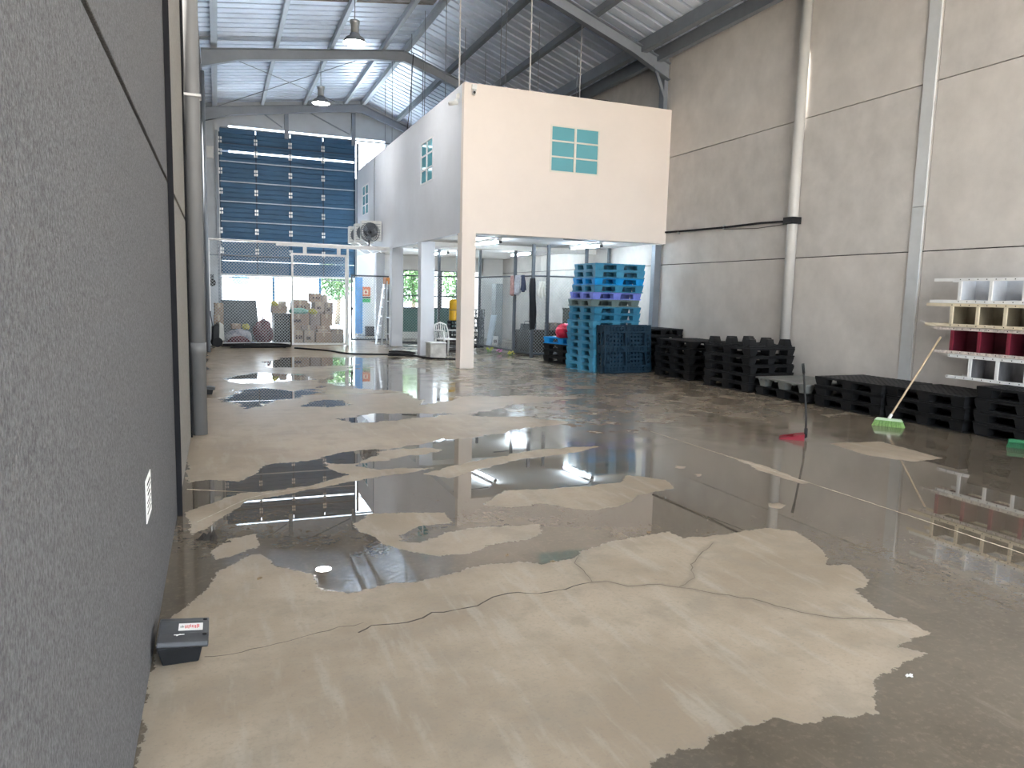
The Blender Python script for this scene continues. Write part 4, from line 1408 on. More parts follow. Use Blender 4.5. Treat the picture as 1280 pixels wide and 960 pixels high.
carton(2.78, B0 + 0.38, 0.502, 0.30, 0.40, 0.42, 0, 1, 'upright grey-brown carton beside the bagged one')
carton(3.14, B0 + 0.42, 0.482, 0.34, 0.40, 0.36, -0.03, 0, 'grey-brown carton in the third row of the heap')
carton(2.92, B0 + 0.42, 0.925, 0.28, 0.36, 0.28, 0.04, 2, 'carton with black print, high on the heap by the gate post', 1)
carton(3.21, B0 + 0.44, 0.845, 0.24, 0.34, 0.355, 0, 1, 'slim carton high on the heap nearest the opening', 1)
carton(2.80, B0 + 0.46, 1.208, 0.34, 0.36, 0.26, 0.0, 0, 'top carton of the heap, ribbed with printed lines', 2)
carton(3.09, B0 + 0.46, 1.208, 0.15, 0.34, 0.22, 0.0, 2, 'narrow top carton beside the ribbed one')
carton(2.35, B0 + 0.50, 0.843, 0.46, 0.36, 0.42, 0.03, 0, 'tilted brown carton above the green and yellow bag', 2)
carton(1.74, B0 + 0.50, 0.0, 0.40, 0.40, 0.86, 0, 1, 'tall carton tower hidden behind the black crate')
carton(1.74, B0 + 0.50, 0.863, 0.44, 0.36, 0.20, 0.1, 0, 'flat carton on the tower behind the black crate')
carton(1.84, B0 + 0.52, 1.065, 0.22, 0.26, 0.14, -0.1, 2, 'small pale carton crowning the left tower')
carton(2.42, B0 + 0.95, 0.0, 0.60, 0.44, 0.62, 0, 1, 'large brown carton on the floor at the back of the heap')
carton(3.02, B0 + 0.95, 0.0, 0.52, 0.44, 0.62, 0, 0, 'large brown carton at the back, next to the opening')
carton(2.42, B0 + 0.95, 0.622, 0.58, 0.42, 0.55, 0, 0, 'large brown carton second tier at the back of the heap')
carton(3.02, B0 + 0.95, 0.622, 0.50, 0.42, 0.58, 0, 1, 'large brown carton second tier next to the opening')
carton(0.02, 22.05, 0.42, 0.24, 0.30, 0.40, 0.05, 0, 'brown carton upon another by the left fence post', 1)
carton(0.02, 22.05, 0.0, 0.26, 0.32, 0.418, 0.0, 1, 'brown carton standing on the floor by the left fence post')
carton(0.03, 22.05, 0.822, 0.22, 0.28, 0.33, 0.1, 0, 'topmost brown carton by the left fence post, holding leaves')


def blob(rx, ry, rz, seed, amp=0.12, nu=26, nv=16, flat=-0.75, freq=3.0):
    rnd = random.Random(seed)
    ph = [(rnd.uniform(-freq, freq), rnd.uniform(-freq, freq), rnd.uniform(-freq, freq), rnd.uniform(0, 6.28)) for _ in range(9)]
    vs, fs = [], []
    for j in range(nv + 1):
        th = math.pi * j / nv
        for i in range(nu):
            p = 2 * math.pi * i / nu
            d = Vector((math.sin(th) * math.cos(p), math.sin(th) * math.sin(p), math.cos(th)))
            s = 1 + amp * sum(math.sin(a * d.x * 2 + b_ * d.y * 2 + c * d.z * 2 + e) for a, b_, c, e in ph) / 3
            q = d * s
            vs.append((q.x * rx, q.y * ry, (max(q.z, flat) - flat) * rz))
    for j in range(nv):
        for i in range(nu):
            fs.append((j * nu + i, j * nu + (i + 1) % nu, (j + 1) * nu + (i + 1) % nu, (j + 1) * nu + i))
    return MB().add(vs, fs)


def bag(name, lab, loc, rx, ry, rz_, mat, seed, cat='bag', amp=0.12, band=None, knot=True, freq=3.0):
    t = thing(name, lab, cat, loc)
    b_ = blob(rx, ry, rz_, seed, amp, 34, 22, freq=freq).build('sack', mat, t, True)
    if knot:
        MB().lathe([(0.0, 0.0), (rx * 0.10, 0.0), (rx * 0.05, rz_ * 0.10), (rx * 0.16, rz_ * 0.24), (0.0, rz_ * 0.2)], 10, (0, 0, rz_ * 1.72)).build('knot', mat, t, True)
    if band:
        blob(rx * 1.01, ry * 1.01, rz_ * 0.45, seed, amp, flat=-0.3).build('print_band', band, t, True, loc=(0, 0, rz_ * 0.45))
    return t


GRBAG = M('green_bag_film', (0.04, 0.26, 0.16), 0.3, 0, 0.4, 8, col2=(0.30, 0.50, 0.45))
YEBAG = M('yellow_bag_film', (0.42, 0.38, 0.04), 0.35, 0, 0.3, 9)
DRED = M('dark_red_sack', (0.09, 0.012, 0.018), 0.5, 0, 0.4, 7)
MIXB = M('printed_bundle_film', (0.10, 0.12, 0.18), 0.4, 0, 0.3, 9, col2=(0.55, 0.52, 0.54))
BLUS = M('blue_sheet_film', (0.03, 0.10, 0.20), 0.4, 0, 0.3, 9)
bag('plastic_bag', 'green plastic bag draped on the cartons behind the gate', (2.28, 23.30, 0.846), 0.30, 0.10, 0.10, GRBAG, 4, amp=0.10, knot=False)
bag('plastic_bag', 'yellow plastic bag beside the green one on the cartons', (2.70, 23.22, 0.846), 0.13, 0.09, 0.09, YEBAG, 9, amp=0.14, knot=False)
bag('plastic_bag', 'small yellow plastic bag on the carton tower behind the black crate', (1.60, 23.58, 1.066), 0.10, 0.09, 0.08, YEBAG, 10, amp=0.14, knot=False)
bag('sack', 'dark red sack slumped against the black crate', (1.20, 22.5, 0.0), 0.27, 0.22, 0.40, DRED, 12)
bag('wrapped_bundle', 'film-wrapped bundle with red and pale print on the floor', (0.52, 22.42, 0.02), 0.38, 0.24, 0.22, MIXB, 15, 'bundle', knot=False)
bag('wrapped_bundle', 'dark red low bundle in front of the film-wrapped one', (0.52, 21.98, 0.0), 0.28, 0.10, 0.13, DRED, 16, 'bundle', knot=False)
bag('plastic_bag', 'small yellow and white bag on the film-wrapped bundle', (0.74, 22.46, 0.405), 0.10, 0.10, 0.09, YEBAG, 17, knot=False)
carton(0.47, 22.5, 0.425, 0.24, 0.2, 0.14, 0.2, 0, 'small brown carton on the film-wrapped bundle')
tag(MB().box(0.3, 22.0, 0.0, 1.45, 22.9, 0.02).build('floor_sheet', BLUS), 'flat blue plastic sheet under the bundles and red sack', 'sheet')

# grey board leaning behind
t = thing('board', 'large dark grey board standing behind the bundles', 'board', (0.62, 24.1, 0))
MB().prism([(-0.52, 0.0), (0.60, 0.0), (0.48, 1.22), (-0.52, 1.20)], 'y', -0.01, 0.01).build('sheet', M('grey_board', (0.085, 0.10, 0.11), 0.7, 0, 0.1, 3), t)
MB().box(-0.52, 0.01, 1.18, 0.48, 0.03, 1.215).build('edge_strip', STEEL, t)
MB().bar((-0.3, 0.02, 1.1), (-0.3, 0.55, 0.0), 0.03, 0.03).build('prop', STEEL_DK, t)
MB().bar((0.3, 0.02, 1.1), (0.3, 0.55, 0.0), 0.03, 0.03).build('prop', STEEL_DK, t)


# crates with slotted sides
def crate(name, lab, loc, w_, d_, h, mat, rz=0.0, nz=3, nx=6, group=None):
    t = thing(name, lab, 'crate', loc, rz, group)
    MB().box(-w_ / 2, -d_ / 2, 0, w_ / 2, d_ / 2, 0.02).build('bottom', mat, t)
    for sx, sy in ((0, -1), (0, 1), (-1, 0), (1, 0)):
        mb = MB()
        L = w_ if sy else d_
        def B(a0, z0, a1, z1):
            if sy:
                y = sy * (d_ / 2 - 0.01)
                mb.box(a0, y - 0.01, z0, a1, y + 0.01, z1)
            else:
                x = sx * (w_ / 2 - 0.01)
                mb.box(x - 0.01, a0, z0, x + 0.01, a1, z1)
        for k in range(nz + 1):
            z = 0.02 + (h - 0.04) * k / nz
            B(-L / 2, z, L / 2, z + 0.02)
        for k in range(nx + 1):
            a = -L / 2 + (L - 0.02) * k / nx
            B(a, 0.02, a + 0.02, h)
        mb.build('side', mat, t)
    return t


crate('mesh_crate', 'tall black mesh crate before the carton heap', (1.75, 22.75, 0.0), 0.46, 0.40, 0.86, BLACK, 0, 14, 8)
for i in range(4):
    crate('plastic_crate', 'black slotted crate, ' + ['lowest', 'second', 'third', 'top'][i] + ' of the crate column right of the corner pillar', (7.12, 20.85, i * 0.283), 0.40, 0.36, 0.28, BLACK, 0.1 * (i % 2), 2, 4)
for i in range(2):
    crate('plastic_crate', 'black slotted crate, ' + ['lower', 'upper'][i] + ' of the pair under the yellow jerrycan', (5.98, 19.2, 0.385 + i * 0.235), 0.36, 0.34, 0.23, BLACK, 0.0, 2, 4)
crate('plastic_crate', 'wide dark brown crate on the floor under the black crate pair', (6.0, 19.2, 0), 0.55, 0.4, 0.38, M('dark_brown_crate', (0.035, 0.025, 0.022), 0.6), 0, 8, 2)

# yellow jerrycan / drum on the crates
YEL = M('yellow_plastic', (0.75, 0.42, 0.02), 0.4, 0, 0.08, 6)
t = thing('jerrycan', 'tall yellow plastic drum leaning on the black crate pair', 'drum', (5.93, 19.2, 0.853), 0)
b_ = MB().lathe([(0.0, 0.0), (0.13, 0.0), (0.135, 0.02), (0.135, 0.26), (0.128, 0.275), (0.135, 0.29), (0.130, 0.50), (0.10, 0.55), (0.04, 0.57), (0.0, 0.57)], 18).build('body', YEL, t, True)
MB().lathe([(0.138, 0.27), (0.138, 0.285)], 18).build('band', STEEL_DK, t)
MB().tube([(-0.05, 0, 0.55), (-0.05, 0, 0.62), (0.05, 0, 0.62), (0.05, 0, 0.55)], 0.012, 6).build('handle', STEEL_DK, t)

# ------------------------------------------------------------------ plastic chair and box by the second pillar
t = thing('plastic_chair', 'white plastic garden chair with rounded back beside the white pillar', 'chair', (5.32, 17.78, 0), 0.35)
MB().prism([(-0.22, -0.20), (0.22, -0.20), (0.20, 0.20), (-0.20, 0.20)], 'z', 0.42, 0.45).build('seat', WHITE, t, bevel=0.01)
for sx in (-1, 1):
    MB().tube([(sx * 0.25, -0.24, 0), (sx * 0.22, -0.19, 0.43), (sx * 0.24, -0.17, 0.64)], [0.020, 0.024, 0.018], 8).build('leg', WHITE, t, True)
    MB().tube([(sx * 0.24, 0.28, 0), (sx * 0.20, 0.20, 0.43)], [0.020, 0.024], 8).build('leg', WHITE, t, True)
    MB().tube([(sx * 0.24, -0.19, 0.64), (sx * 0.25, 0.0, 0.655), (sx * 0.22, 0.24, 0.64)], 0.020, 8).build('armrest', WHITE, t, True)
arch = [(-0.20, 0.20, 0.43), (-0.215, 0.25, 0.62), (-0.17, 0.29, 0.78), (0.0, 0.31, 0.84), (0.17, 0.29, 0.78), (0.215, 0.25, 0.62), (0.20, 0.20, 0.43)]
MB().tube(arch, 0.020, 8).build('backrest_frame', WHITE, t, True)
for k in range(5):
    x = -0.12 + 0.06 * k
    MB().tube([(x, 0.205, 0.44), (x * 1.05, 0.27, 0.65), (x, 0.30, 0.82 - abs(x) * 0.4)], 0.011, 6).build('back_slat', WHITE, t, True)
t = thing('white_box', 'scuffed white box on the floor before the white chair', 'box', (4.90, 17.30, 0), 0.1)
MB().box(-0.20, -0.16, 0, 0.20, 0.16, 0.36).build('body', M('scuffed_white', (0.62, 0.60, 0.56), 0.6, 0, 0.25, 5), t, bevel=0.008)
MB().box(-0.21, -0.17, 0.36, 0.21, 0.17, 0.395).build('lid', WHITE, t, bevel=0.006)

# ------------------------------------------------------------------ stepladder
ALU = M('ladder_aluminium', (0.62, 0.64, 0.66), 0.35, 0.8, 0.06, 10)
t = thing('stepladder', 'aluminium stepladder with orange cap leaning by the white pillar', 'ladder', (4.50, 22.20, 0), -1.35)
for sx in (-1, 1):
    MB().bar((sx * 0.20, 0, 0.0), (sx * 0.12, 0.22, 1.90), 0.025, 0.05).build('front_rail', ALU, t)
    MB().bar((sx * 0.19, 0.36, 0.0), (sx * 0.11, 0.27, 1.88), 0.02, 0.035).build('rear_rail', ALU, t)
for k in range(6):
    z = 0.26 + k * 0.28
    wd = 0.20 - 0.08 * z / 1.9
    MB().box(-wd, 0.22 * z / 1.9 - 0.04, z, wd, 0.22 * z / 1.9 + 0.04, z + 0.025).build('step', ALU, t)
for k in range(3):
    z = 0.3 + k * 0.5
    MB().bar((-0.18 + 0.04 * z, 0.36 - 0.048 * z, z), (0.18 - 0.04 * z, 0.36 - 0.048 * z, z), 0.02, 0.02).build('rear_brace', ALU, t)
MB().box(-0.13, 0.19, 1.80, 0.13, 0.30, 2.0).build('cap', M('orange_plastic', (0.62, 0.22, 0.05), 0.5), t, bevel=0.01)

# ------------------------------------------------------------------ condensers and fan on the office side wall
ACW = M('condenser_white', (0.66, 0.66, 0.64), 0.5, 0, 0.08, 5)
def condenser(y, z, lab):
    t = thing('condenser', lab, 'air conditioner', (4.68, y, z))
    MB().box(-0.62, -0.16, 0.0, -0.02, 0.16, 0.56).build('casing', ACW, t, bevel=0.015)
    MB().lathe([(0.0, 0.0), (0.22, 0.0), (0.22, 0.015), (0.20, 0.02), (0.0, 0.02)], 20).build('fan_grille', STEEL_DK, t).matrix_local = Matrix.Translation((-0.36, -0.165, 0.28)) @ Matrix.Rotation(math.pi / 2, 4, 'X')
    for k in range(6):
        MB().box(-0.60, -0.163, 0.06 + k * 0.08, -0.06, -0.158, 0.075 + k * 0.08).build('louvre', STEEL, t)
    MB().bar((-0.55, 0, -0.02), (0, 0, -0.02), 0.05, 0.03).bar((-0.5, 0, -0.03), (0.0, 0, -0.35), 0.04, 0.03).build('bracket', GALV, t)
condenser(22.75, 3.12, 'white air-conditioner condenser on the office side wall, beside the black fan')
condenser(23.9, 3.12, 'white air-conditioner condenser behind the fan, middle of the row')
condenser(25.0, 3.12, 'white air-conditioner condenser farthest along the office side wall')
t = thing('wall_fan', 'round black caged fan mounted above the fence track', 'fan', (4.22, 22.2, 3.30))
for r, y in ((0.28, 0.0), (0.28, -0.10), (0.20, -0.12), (0.11, -0.13), (0.24, 0.05)):
    MB().tube([(r * math.cos(a * math.pi / 12), y, r * math.sin(a * math.pi / 12)) for a in range(25)], 0.006, 5, False).build('cage_ring', STEEL_DK, t)
sp = MB()
for k in range(24):
    a = k * math.pi / 12
    sp.cyl((0.03 * math.cos(a), -0.135, 0.03 * math.sin(a)), (0.28 * math.cos(a), -0.05, 0.28 * math.sin(a)), 0.004, n=4)
sp.build('cage_spokes', STEEL_DK, t)
for k in range(3):
    a = k * 2 * math.pi / 3 + 0.4
    p = [Vector((math.cos(a + q) * r, 0.02 * (1 if q < 0 else -1), math.sin(a + q) * r)) for r, q in ((0.05, -0.5), (0.23, -0.45), (0.24, 0.35), (0.06, 0.5))]
    MB().add(p + [v + Vector((0, 0.006, 0)) for v in p], [(0, 1, 2, 3), (7, 6, 5, 4), (0, 4, 5, 1), (1, 5, 6, 2), (2, 6, 7, 3), (3, 7, 4, 0)]).build('blade', STEEL, t)
MB().cyl((0, -0.06, 0), (0, 0.16, 0), 0.06, n=14).build('motor', BLACK, t)
MB().bar((0, 0.10, 0), (0.0, 0.10, -0.46), 0.04, 0.03).bar((0, 0.10, -0.44), (0.0, -0.45, -0.44), 0.04, 0.03).build('bracket', BLACK, t)

# sign, blue upright and dark box by the side office wall
t = thing('safety_sign', 'orange pictogram sign with green strip on the white wall behind the swing gate', 'sign', (4.88, 27.31, 1.18))
MB().box(0, -0.012, 0.0, 0.35, 0, 0.57).build('backing', M('sign_cream', (0.8, 0.72, 0.6), 0.5), t)
MB().box(0.01, -0.016, 0.22, 0.34, -0.012, 0.56).build('field', M('sign_orange', (0.75, 0.20, 0.08), 0.5), t)
MB().box(0.09, -0.019, 0.29, 0.26, -0.016, 0.46).build('pictogram', M('sign_pale', (0.85, 0.70, 0.5), 0.5), t)
MB().box(0.14, -0.021, 0.33, 0.21, -0.019, 0.42).build('pictogram_core', M('sign_red', (0.55, 0.05, 0.03), 0.5), t)
MB().box(0.01, -0.016, 0.15, 0.34, -0.012, 0.20).build('text_bar', DARK, t)
MB().box(0.01, -0.016, 0.0, 0.34, -0.012, 0.13).build('strip', M('sign_green', (0.05, 0.5, 0.15), 0.5), t)
t = thing('door_leaf', 'narrow bright blue folded door leaf beside the safety sign', 'door', (4.62, 27.0, 0.05))
for k in range(3):
    MB().box(k * 0.09, 0.02 * (k % 2), 0, k * 0.09 + 0.085, 0.04 + 0.02 * (k % 2), 2.02).build('slat', M('bright_blue_slat', (0.16, 0.42, 0.80), 0.5, 0, 0.1, 4), t)
tag(MB().box(4.93, 26.5, 0, 5.25, 26.8, 0.33).build('small_box', M('dark_grey_box', (0.08, 0.08, 0.09), 0.7), bevel=0.01), 'small dark grey box on the floor under the safety sign', 'box')

# ------------------------------------------------------------------ pump / vacuum by the left fence post
t = thing('floor_machine', 'black and white floor machine with wheels at the left fence post', 'machine', (-0.02, 21.25, 0), 0.2)
MB().cyl((-0.02, -0.12, 0.13), (-0.02, 0.12, 0.13), 0.13, n=18).build('wheel', RUBBER, t)
MB().prism([(-0.14, 0.12), (0.12, 0.12), (0.14, 0.45), (0.02, 0.62), (-0.12, 0.55)], 'y', -0.10, 0.10).build('body', BLACK, t, bevel=0.02)
MB().prism([(0.02, 0.15), (0.16, 0.18), (0.14, 0.60), (0.03, 0.66)], 'y', -0.115, 0.115).build('cover', M('machine_white', (0.55, 0.55, 0.52), 0.5), t, bevel=0.015)
MB().tube([(-0.10, 0, 0.5), (-0.16, 0, 0.85), (-0.16, 0.0, 0.95)], 0.014, 6).build('handle', STEEL_DK, t)
t = thing('wall_motor', 'black motor drive on the wall beside the blue door track', 'motor', (-0.14, 24.5, 1.72))
MB().cyl((0, -0.12, 0), (0, 0.12, 0), 0.11, n=14).build('drum', BLACK, t)
MB().box(-0.14, -0.10, 0.08, 0.06, 0.10, 0.25).build('gear_case', STEEL_DK, t, bevel=0.01)
MB().box(-0.143, -0.12, -0.15, -0.12, 0.12, 0.3).build('mounting_plate', STEEL, t)
t = thing('junction_cabinet', 'white electrical cabinet high beside the top of the blue door', 'cabinet', (-0.13, YE - 0.03, 6.05))
MB().box(-0.12, -0.12, 0, 0.12, 0, 0.42).build('case', WHITE_STEEL, t, bevel=0.008)
MB().box(-0.10, -0.126, 0.03, 0.10, -0.12, 0.39).build('cover', WHITE, t, bevel=0.004)

# ------------------------------------------------------------------ hoses
def hose(lab, pts, r=0.018, seed=1, wig=0.0):
    rnd = random.Random(seed)
    ps = [Vector(p) for p in pts]
    out = []
    for i in range(len(ps) - 1):
        p0, p1, p2, p3 = ps[max(0, i - 1)], ps[i], ps[i + 1], ps[min(len(ps) - 1, i + 2)]
        for k in range(6):
            s = k / 6
            q = 0.5 * ((2 * p1) + (p2 - p0) * s + (2 * p0 - 5 * p1 + 4 * p2 - p3) * s * s + (3 * p1 - p0 - 3 * p2 + p3) * s ** 3)
            out.append((q.x + rnd.uniform(-wig, wig), q.y + rnd.uniform(-wig, wig), max(q.z, r)))
    out.append(tuple(ps[-1]))
    tag(MB().tube(out, r, 6).build('hose', RUBBER, smooth=True), lab, 'hose')


def coil(cx, cy, rx, ry, n, seed, z=0.02):
    rnd = random.Random(seed)
    return [(cx + rx * math.cos(a) * rnd.uniform(0.7, 1.1), cy + ry * math.sin(a) * rnd.uniform(0.7, 1.1), z + 0.035 * (i / 8)) for i, a in enumerate([k * 0.8 for k in range(n)])]


hose('black hose tangled on the floor before the fence', coil(1.0, 20.7, 0.85, 0.35, 22, 3), 0.022)
hose('black hose loosely looped between the gate and the bundles', coil(0.6, 21.0, 0.55, 0.2, 18, 9), 0.02)
hose('long black hose snaking from the gate to the white box', [(1.9, 20.5, 0.02), (2.6, 19.6, 0.02), (3.0, 18.6, 0.02), (3.6, 18.3, 0.02), (4.2, 18.2, 0.02), (4.5, 17.9, 0.02), (4.62, 17.2, 0.02), (5.2, 16.8, 0.02), (5.5, 17.0, 0.02)], 0.022)
hose('black hose piled in a flat heap beside the white box', coil(4.2, 17.9, 0.32, 0.3, 20, 5), 0.022)

# ------------------------------------------------------------------ things in the store under the office
def cloth(name, lab, loc, w_, h, mat, seed, rz=0.0, cat='cloth', taper=0.0, amp=0.04):
    rnd = random.Random(seed)
    n, m = 16, 12
    ph = rnd.uniform(0, 6)
    vs, fs = [], []
    for side in (0, 1):
        for j in range(m + 1):
            for i in range(n + 1):
                u, v = i / n, j / m
                ww = w_ * (1 - taper * v) if taper != 9 else w_ * (0.35 + 0.65 * math.sin(math.pi * min(1.0, 0.12 + v * 0.85)) + 0.10 * math.sin(v * 9 + 1))
                x = (u - 0.5) * ww + 0.02 * math.sin(v * 5 + ph)
                y = amp * math.sin(u * 14 + ph + v * 1.5) * (0.3 + v) + (0.008 if side else 0)
                z = -h * v + 0.03 * math.sin(u * 7 + ph) * v
                vs.append((x, y, z))
    S = (n + 1) * (m + 1)
    for j in range(m):
        for i in range(n):
            a = j * (n + 1) + i
            fs.append((a, a + 1, a + n + 2, a + n + 1))
            fs.append((S + a, S + a + n + 1, S + a + n + 2, S + a + 1))
    for i in range(n):
        fs.append((i, S + i, S + i + 1, i + 1))
        a = m * (n + 1) + i
        fs.append((a, a + 1, S + a + 1, S + a))
    for j in range(m):
        a = j * (n + 1)
        fs.append((a, a + n + 1, S + a + n + 1, S + a))
        a += n
        fs.append((a, S + a, S + a + n + 1, a + n + 1))
    tag(MB().add(vs, fs).build(name, mat, smooth=True, loc=loc), lab, cat).rotation_euler = (0, 0, rz)


cloth('hanging_cloth', 'pinkish patterned cloth hung on the store fence', (7.14, 18.0, 2.07), 0.20, 0.50, M('pink_cloth', (0.55, 0.32, 0.30), 0.9, 0, 0.3, 14), 1, R90)
cloth('hanging_cloth', 'pale grey striped shirt hung on the store fence', (7.17, 17.7, 2.08), 0.32, 0.48, M('grey_cloth', (0.42, 0.42, 0.47), 0.9, 0, 0.25, 18), 2, R90)
cloth('hanging_cloth', 'dark navy cloth hung on the store fence', (7.20, 17.42, 2.08), 0.20, 0.40, M('navy_cloth', (0.04, 0.05, 0.09), 0.9, 0, 0.2, 14), 3, R90)
cloth('hanging_cloth', 'white carrier bag hung beside the dark jacket', (7.56, 17.10, 1.93), 0.17, 0.40, M('cream_cloth', (0.62, 0.60, 0.55), 0.8, 0, 0.1, 9), 4, 0, 'bag', -0.3)
cloth('hanging_jacket', 'long black jacket hanging on the fence corner post', (7.33, 17.115, 2.0), 0.22, 1.26, M('black_cloth', (0.02, 0.02, 0.023), 0.9, 0, 0.2, 9), 5, 0.2, 'jacket', 9, 0.05)
cloth('hanging_cloth', 'grey and pink rag hung on the fence beside the corner pillar', (6.70, 20.50, 2.02), 0.22, 0.62, M('rag_cloth', (0.28, 0.22, 0.26), 0.9, 0, 0.4, 12), 7, -0.45)

t = thing('grey_locker', 'tall narrow grey locker behind the store fence', 'locker', (8.36, 22.4, 0))
MB().box(-0.12, -0.2, 0, 0.12, 0.2, 1.92).build('body', M('locker_grey', (0.16, 0.17, 0.17), 0.5, 0.1), t, bevel=0.01)
MB().box(-0.10, -0.212, 0.05, 0.10, -0.2, 1.86).build('door', M('locker_door', (0.19, 0.20, 0.20), 0.5, 0.1), t, bevel=0.004)
MB().box(0.05, -0.225, 0.95, 0.075, -0.212, 1.08).build('handle', STEEL, t)
t = thing('leaning_panel', 'pale blue-white panel leaning beside the grey locker', 'panel', (7.72, 21.3, 0), 0.5)
MB().prism([(-0.05, 0.0), (0.0, 0.0), (0.22, 0.95), (0.17, 0.95)], 'y', -0.10, 0.10).build('sheet', M('pale_blue_panel', (0.50, 0.58, 0.66), 0.5), t)
t = thing('small_bin', 'small white printed bin in front of the grey locker', 'bin', (8.02, 21.7, 0))
MB().lathe([(0.0, 0.0), (0.12, 0.0), (0.14, 0.27), (0.135, 0.28), (0.0, 0.26)], 16).build('body', WHITE, t, True)
MB().box(-0.05, -0.142, 0.08, 0.05, -0.125, 0.18).build('print', PRINT, t)
# brown crate chest with tools
WOODD = M('dark_wood', (0.055, 0.045, 0.038), 0.8, 0, 0.3, 8)
t = thing('wooden_chest', 'dark wooden chest of boards behind the store fence', 'chest', (8.15, 18.55, 0))
MB().box(-0.60, -0.25, 0.0, 0.60, 0.25, 0.60).build('body', WOODD, t)
for k in range(4):
    MB().box(-0.62, -0.27, 0.02 + k * 0.15, 0.62, -0.25, 0.145 + k * 0.15).build('board', WOODD, t)
MB().box(-0.62, -0.27, 0.60, 0.62, 0.27, 0.64).build('top', WOODD, t)
t = thing('tool_bag', 'black tool bag on the dark wooden chest', 'bag', (7.78, 18.5, 0.64))
MB().prism([(-0.17, 0.0), (0.17, 0.0), (0.15, 0.17), (-0.15, 0.17)], 'y', -0.10, 0.10).build('body', BLACK, t, bevel=0.02)
MB().tube([(-0.08, 0, 0.16), (-0.06, 0, 0.24), (0.06, 0, 0.24), (0.08, 0, 0.16)], 0.010, 6).build('handle', BLACK, t)
tag(MB().tube([(8.0, 18.5, 0.645), (8.0, 18.5, 0.80), (8.0, 18.5, 0.92), (7.98, 18.5, 1.0)], [0.05, 0.06, 0.05, 0.03], 8).build('water_bottle', STEEL_DK), 'dark bottle standing beside the tool bag', 'bottle')
carton(8.55, 18.5, 0.642, 0.35, 0.3, 0.2, 0.1, 1, 'flat grey-brown carton on the dark wooden chest')
OLI = M('olive_carton', (0.11, 0.11, 0.085), 0.85, 0, 0.15, 6)
for k in range(3):
    t = thing('olive_box', 'olive cardboard box, ' + ['lowest', 'middle', 'top'][k] + ' of the column left of the blue stack', 'box', (9.04 + 0.02 * k, 18.3, 0.42 * k), 0.05 * k)
    MB().box(-0.23, -0.2, 0, 0.23, 0.2, 0.41).build('body', OLI, t)
    MB().box(-0.24, -0.21, 0.36, 0.24, 0.21, 0.418).build('lid', OLI, t)
for k, (x, lab) in enumerate(((8.10, 'bare metal tube leaning beside the red bag'), (8.22, 'second bare metal tube leaning beside the red bag'))):
    tag(MB().cyl((x, 16.5, 0.012), (x + 0.55, 17.12, 1.45), 0.02, n=8).build('metal_tube', GALV, smooth=True), lab, 'tube')
bag('plastic_bag', 'crumpled crimson plastic bag on the bright blue pallet', (7.50, 15.56, 0.608), 0.21, 0.20, 0.19, M('crimson_film', (0.62, 0.015, 0.06), 0.35, 0, 0.25, 9), 33, amp=0.10, knot=False, freq=7.0)
tag(MB().box(7.46, 15.95, 0.608, 7.66, 16.09, 0.625).build('flat_tin', WHITE), 'flat white lid on the bright blue pallet', 'lid')
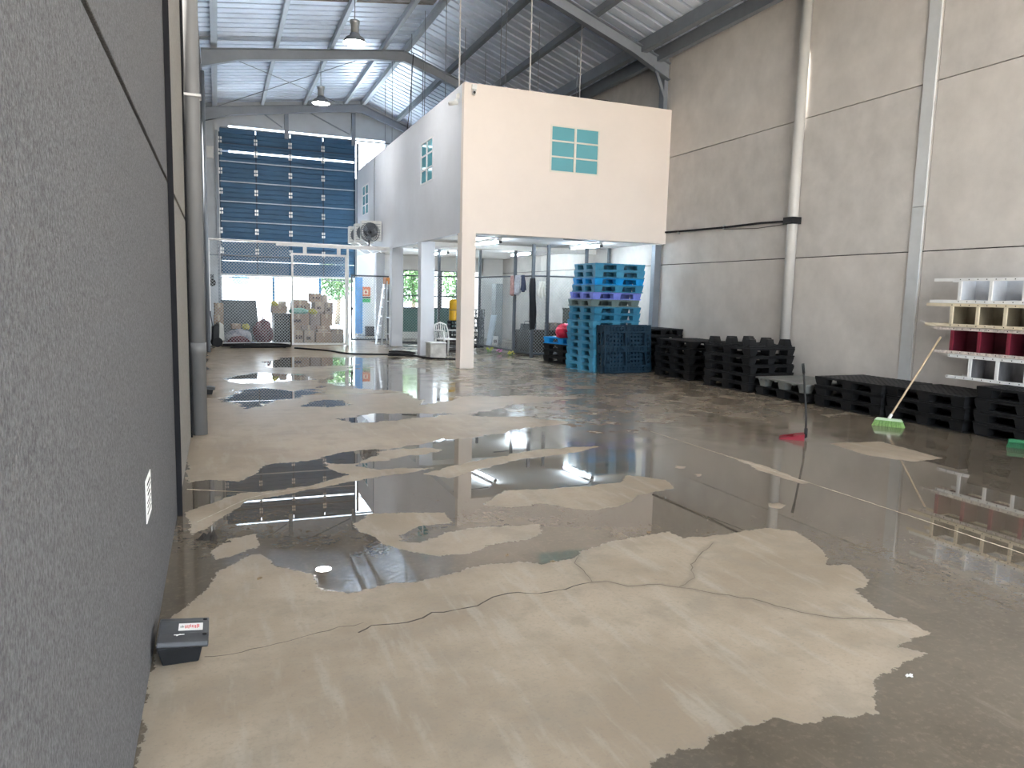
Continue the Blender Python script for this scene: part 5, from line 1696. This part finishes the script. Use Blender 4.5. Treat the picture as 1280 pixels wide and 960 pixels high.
# scouring pads / flowers by the rail
for k, (x, y, c, lab) in enumerate(((6.96, 19.2, (0.45, 0.5, 0.08), 'small yellow-green posy by the fence rail, left of the pink one'), (7.02, 18.5, (0.62, 0.25, 0.48), 'small pink posy on the floor by the fence rail'), (7.08, 17.9, (0.60, 0.55, 0.12), 'small yellow posy on the floor by the fence rail'))):
    t = thing('posy', lab, 'flowers', (x, y, 0))
    rnd = random.Random(k)
    pm = M('petals_%d' % k, c, 0.7, 0, 0.2, 20)
    lv = MB()
    for q in range(9):
        a = rnd.uniform(0, 6.28)
        r = rnd.uniform(0.02, 0.10)
        lv.cyl((r * math.cos(a) * 0.4, r * math.sin(a) * 0.4, 0), (r * math.cos(a), r * math.sin(a), 0.04 + 0.06 * (q % 3) / 2), 0.006, n=4)
        MB().lathe([(0.0, 0.085), (0.018, 0.09), (0.026, 0.105), (0.018, 0.12), (0.0, 0.125)], 8, (r * math.cos(a), r * math.sin(a), -0.05 + 0.05 * (q % 3) / 2)).build('bloom', pm, t, True)
    lv.build('stems', M('stem_green', (0.12, 0.25, 0.06), 0.7), t)

# ------------------------------------------------------------------ outside, seen through the raised door
t = thing('white_building', 'white building across the sunlit yard beyond the blue door', 'building', (0, 52, 0))
MB().box(-14, 0, 0, 14, 6, 7).build('wall', M('white_render', (0.8, 0.8, 0.8), 0.8), t)
wq = MB().box(0.95, -0.06, 1.85, 1.95, 0.0, 2.75).build('window', M('pale_blue_glass', (0.07, 0.14, 0.19), 0.4), t)
MB().box(-14, -0.2, 6.8, 14, 0.0, 7.2).build('cornice', M('white_render', (0.8, 0.8, 0.8)), t)
LEAVES = M('tree_leaves', (0.035, 0.10, 0.018), 0.7, 0, 0.4, 3)
BARK = M('tree_bark', (0.12, 0.09, 0.06), 0.9)


def tree(x, y, h, r, seed, lab, n=1800):
    t = thing('tree', lab, 'tree', (x, y, -0.02))
    rnd = random.Random(seed)
    MB().tube([(0, 0, 0), (0.1, 0.05, h * 0.35), (0.05, 0, h * 0.6)], [0.14, 0.10, 0.05], 8).build('trunk', BARK, t, True)
    mb = MB()
    for i in range(n):
        d = Vector((rnd.gauss(0, 1), rnd.gauss(0, 1), rnd.gauss(0, 1))).normalized() * (rnd.random() ** 0.4)
        c = Vector((d.x * r, d.y * r, h * 0.68 + d.z * h * 0.36))
        a = Vector((rnd.gauss(0, 1), rnd.gauss(0, 1), rnd.gauss(0, 1))).normalized()
        b_ = a.orthogonal().normalized()
        s = rnd.uniform(0.07, 0.13)
        mb.add([c - a * s, c + b_ * s * 0.5, c + a * s, c - b_ * s * 0.5], [(0, 1, 2, 3)])
    f = mb.build('foliage', LEAVES, t)
    f['kind'] = 'stuff'


tree(5.3, 36, 3.4, 1.0, 1, 'green leafy tree in the yard right of the raised blue door')
tree(8.2, 33, 3.4, 1.1, 2, 'green leafy tree seen through the store window')
tree(11.4, 36, 3.6, 1.2, 3, 'green leafy tree beyond the bright store doorway')
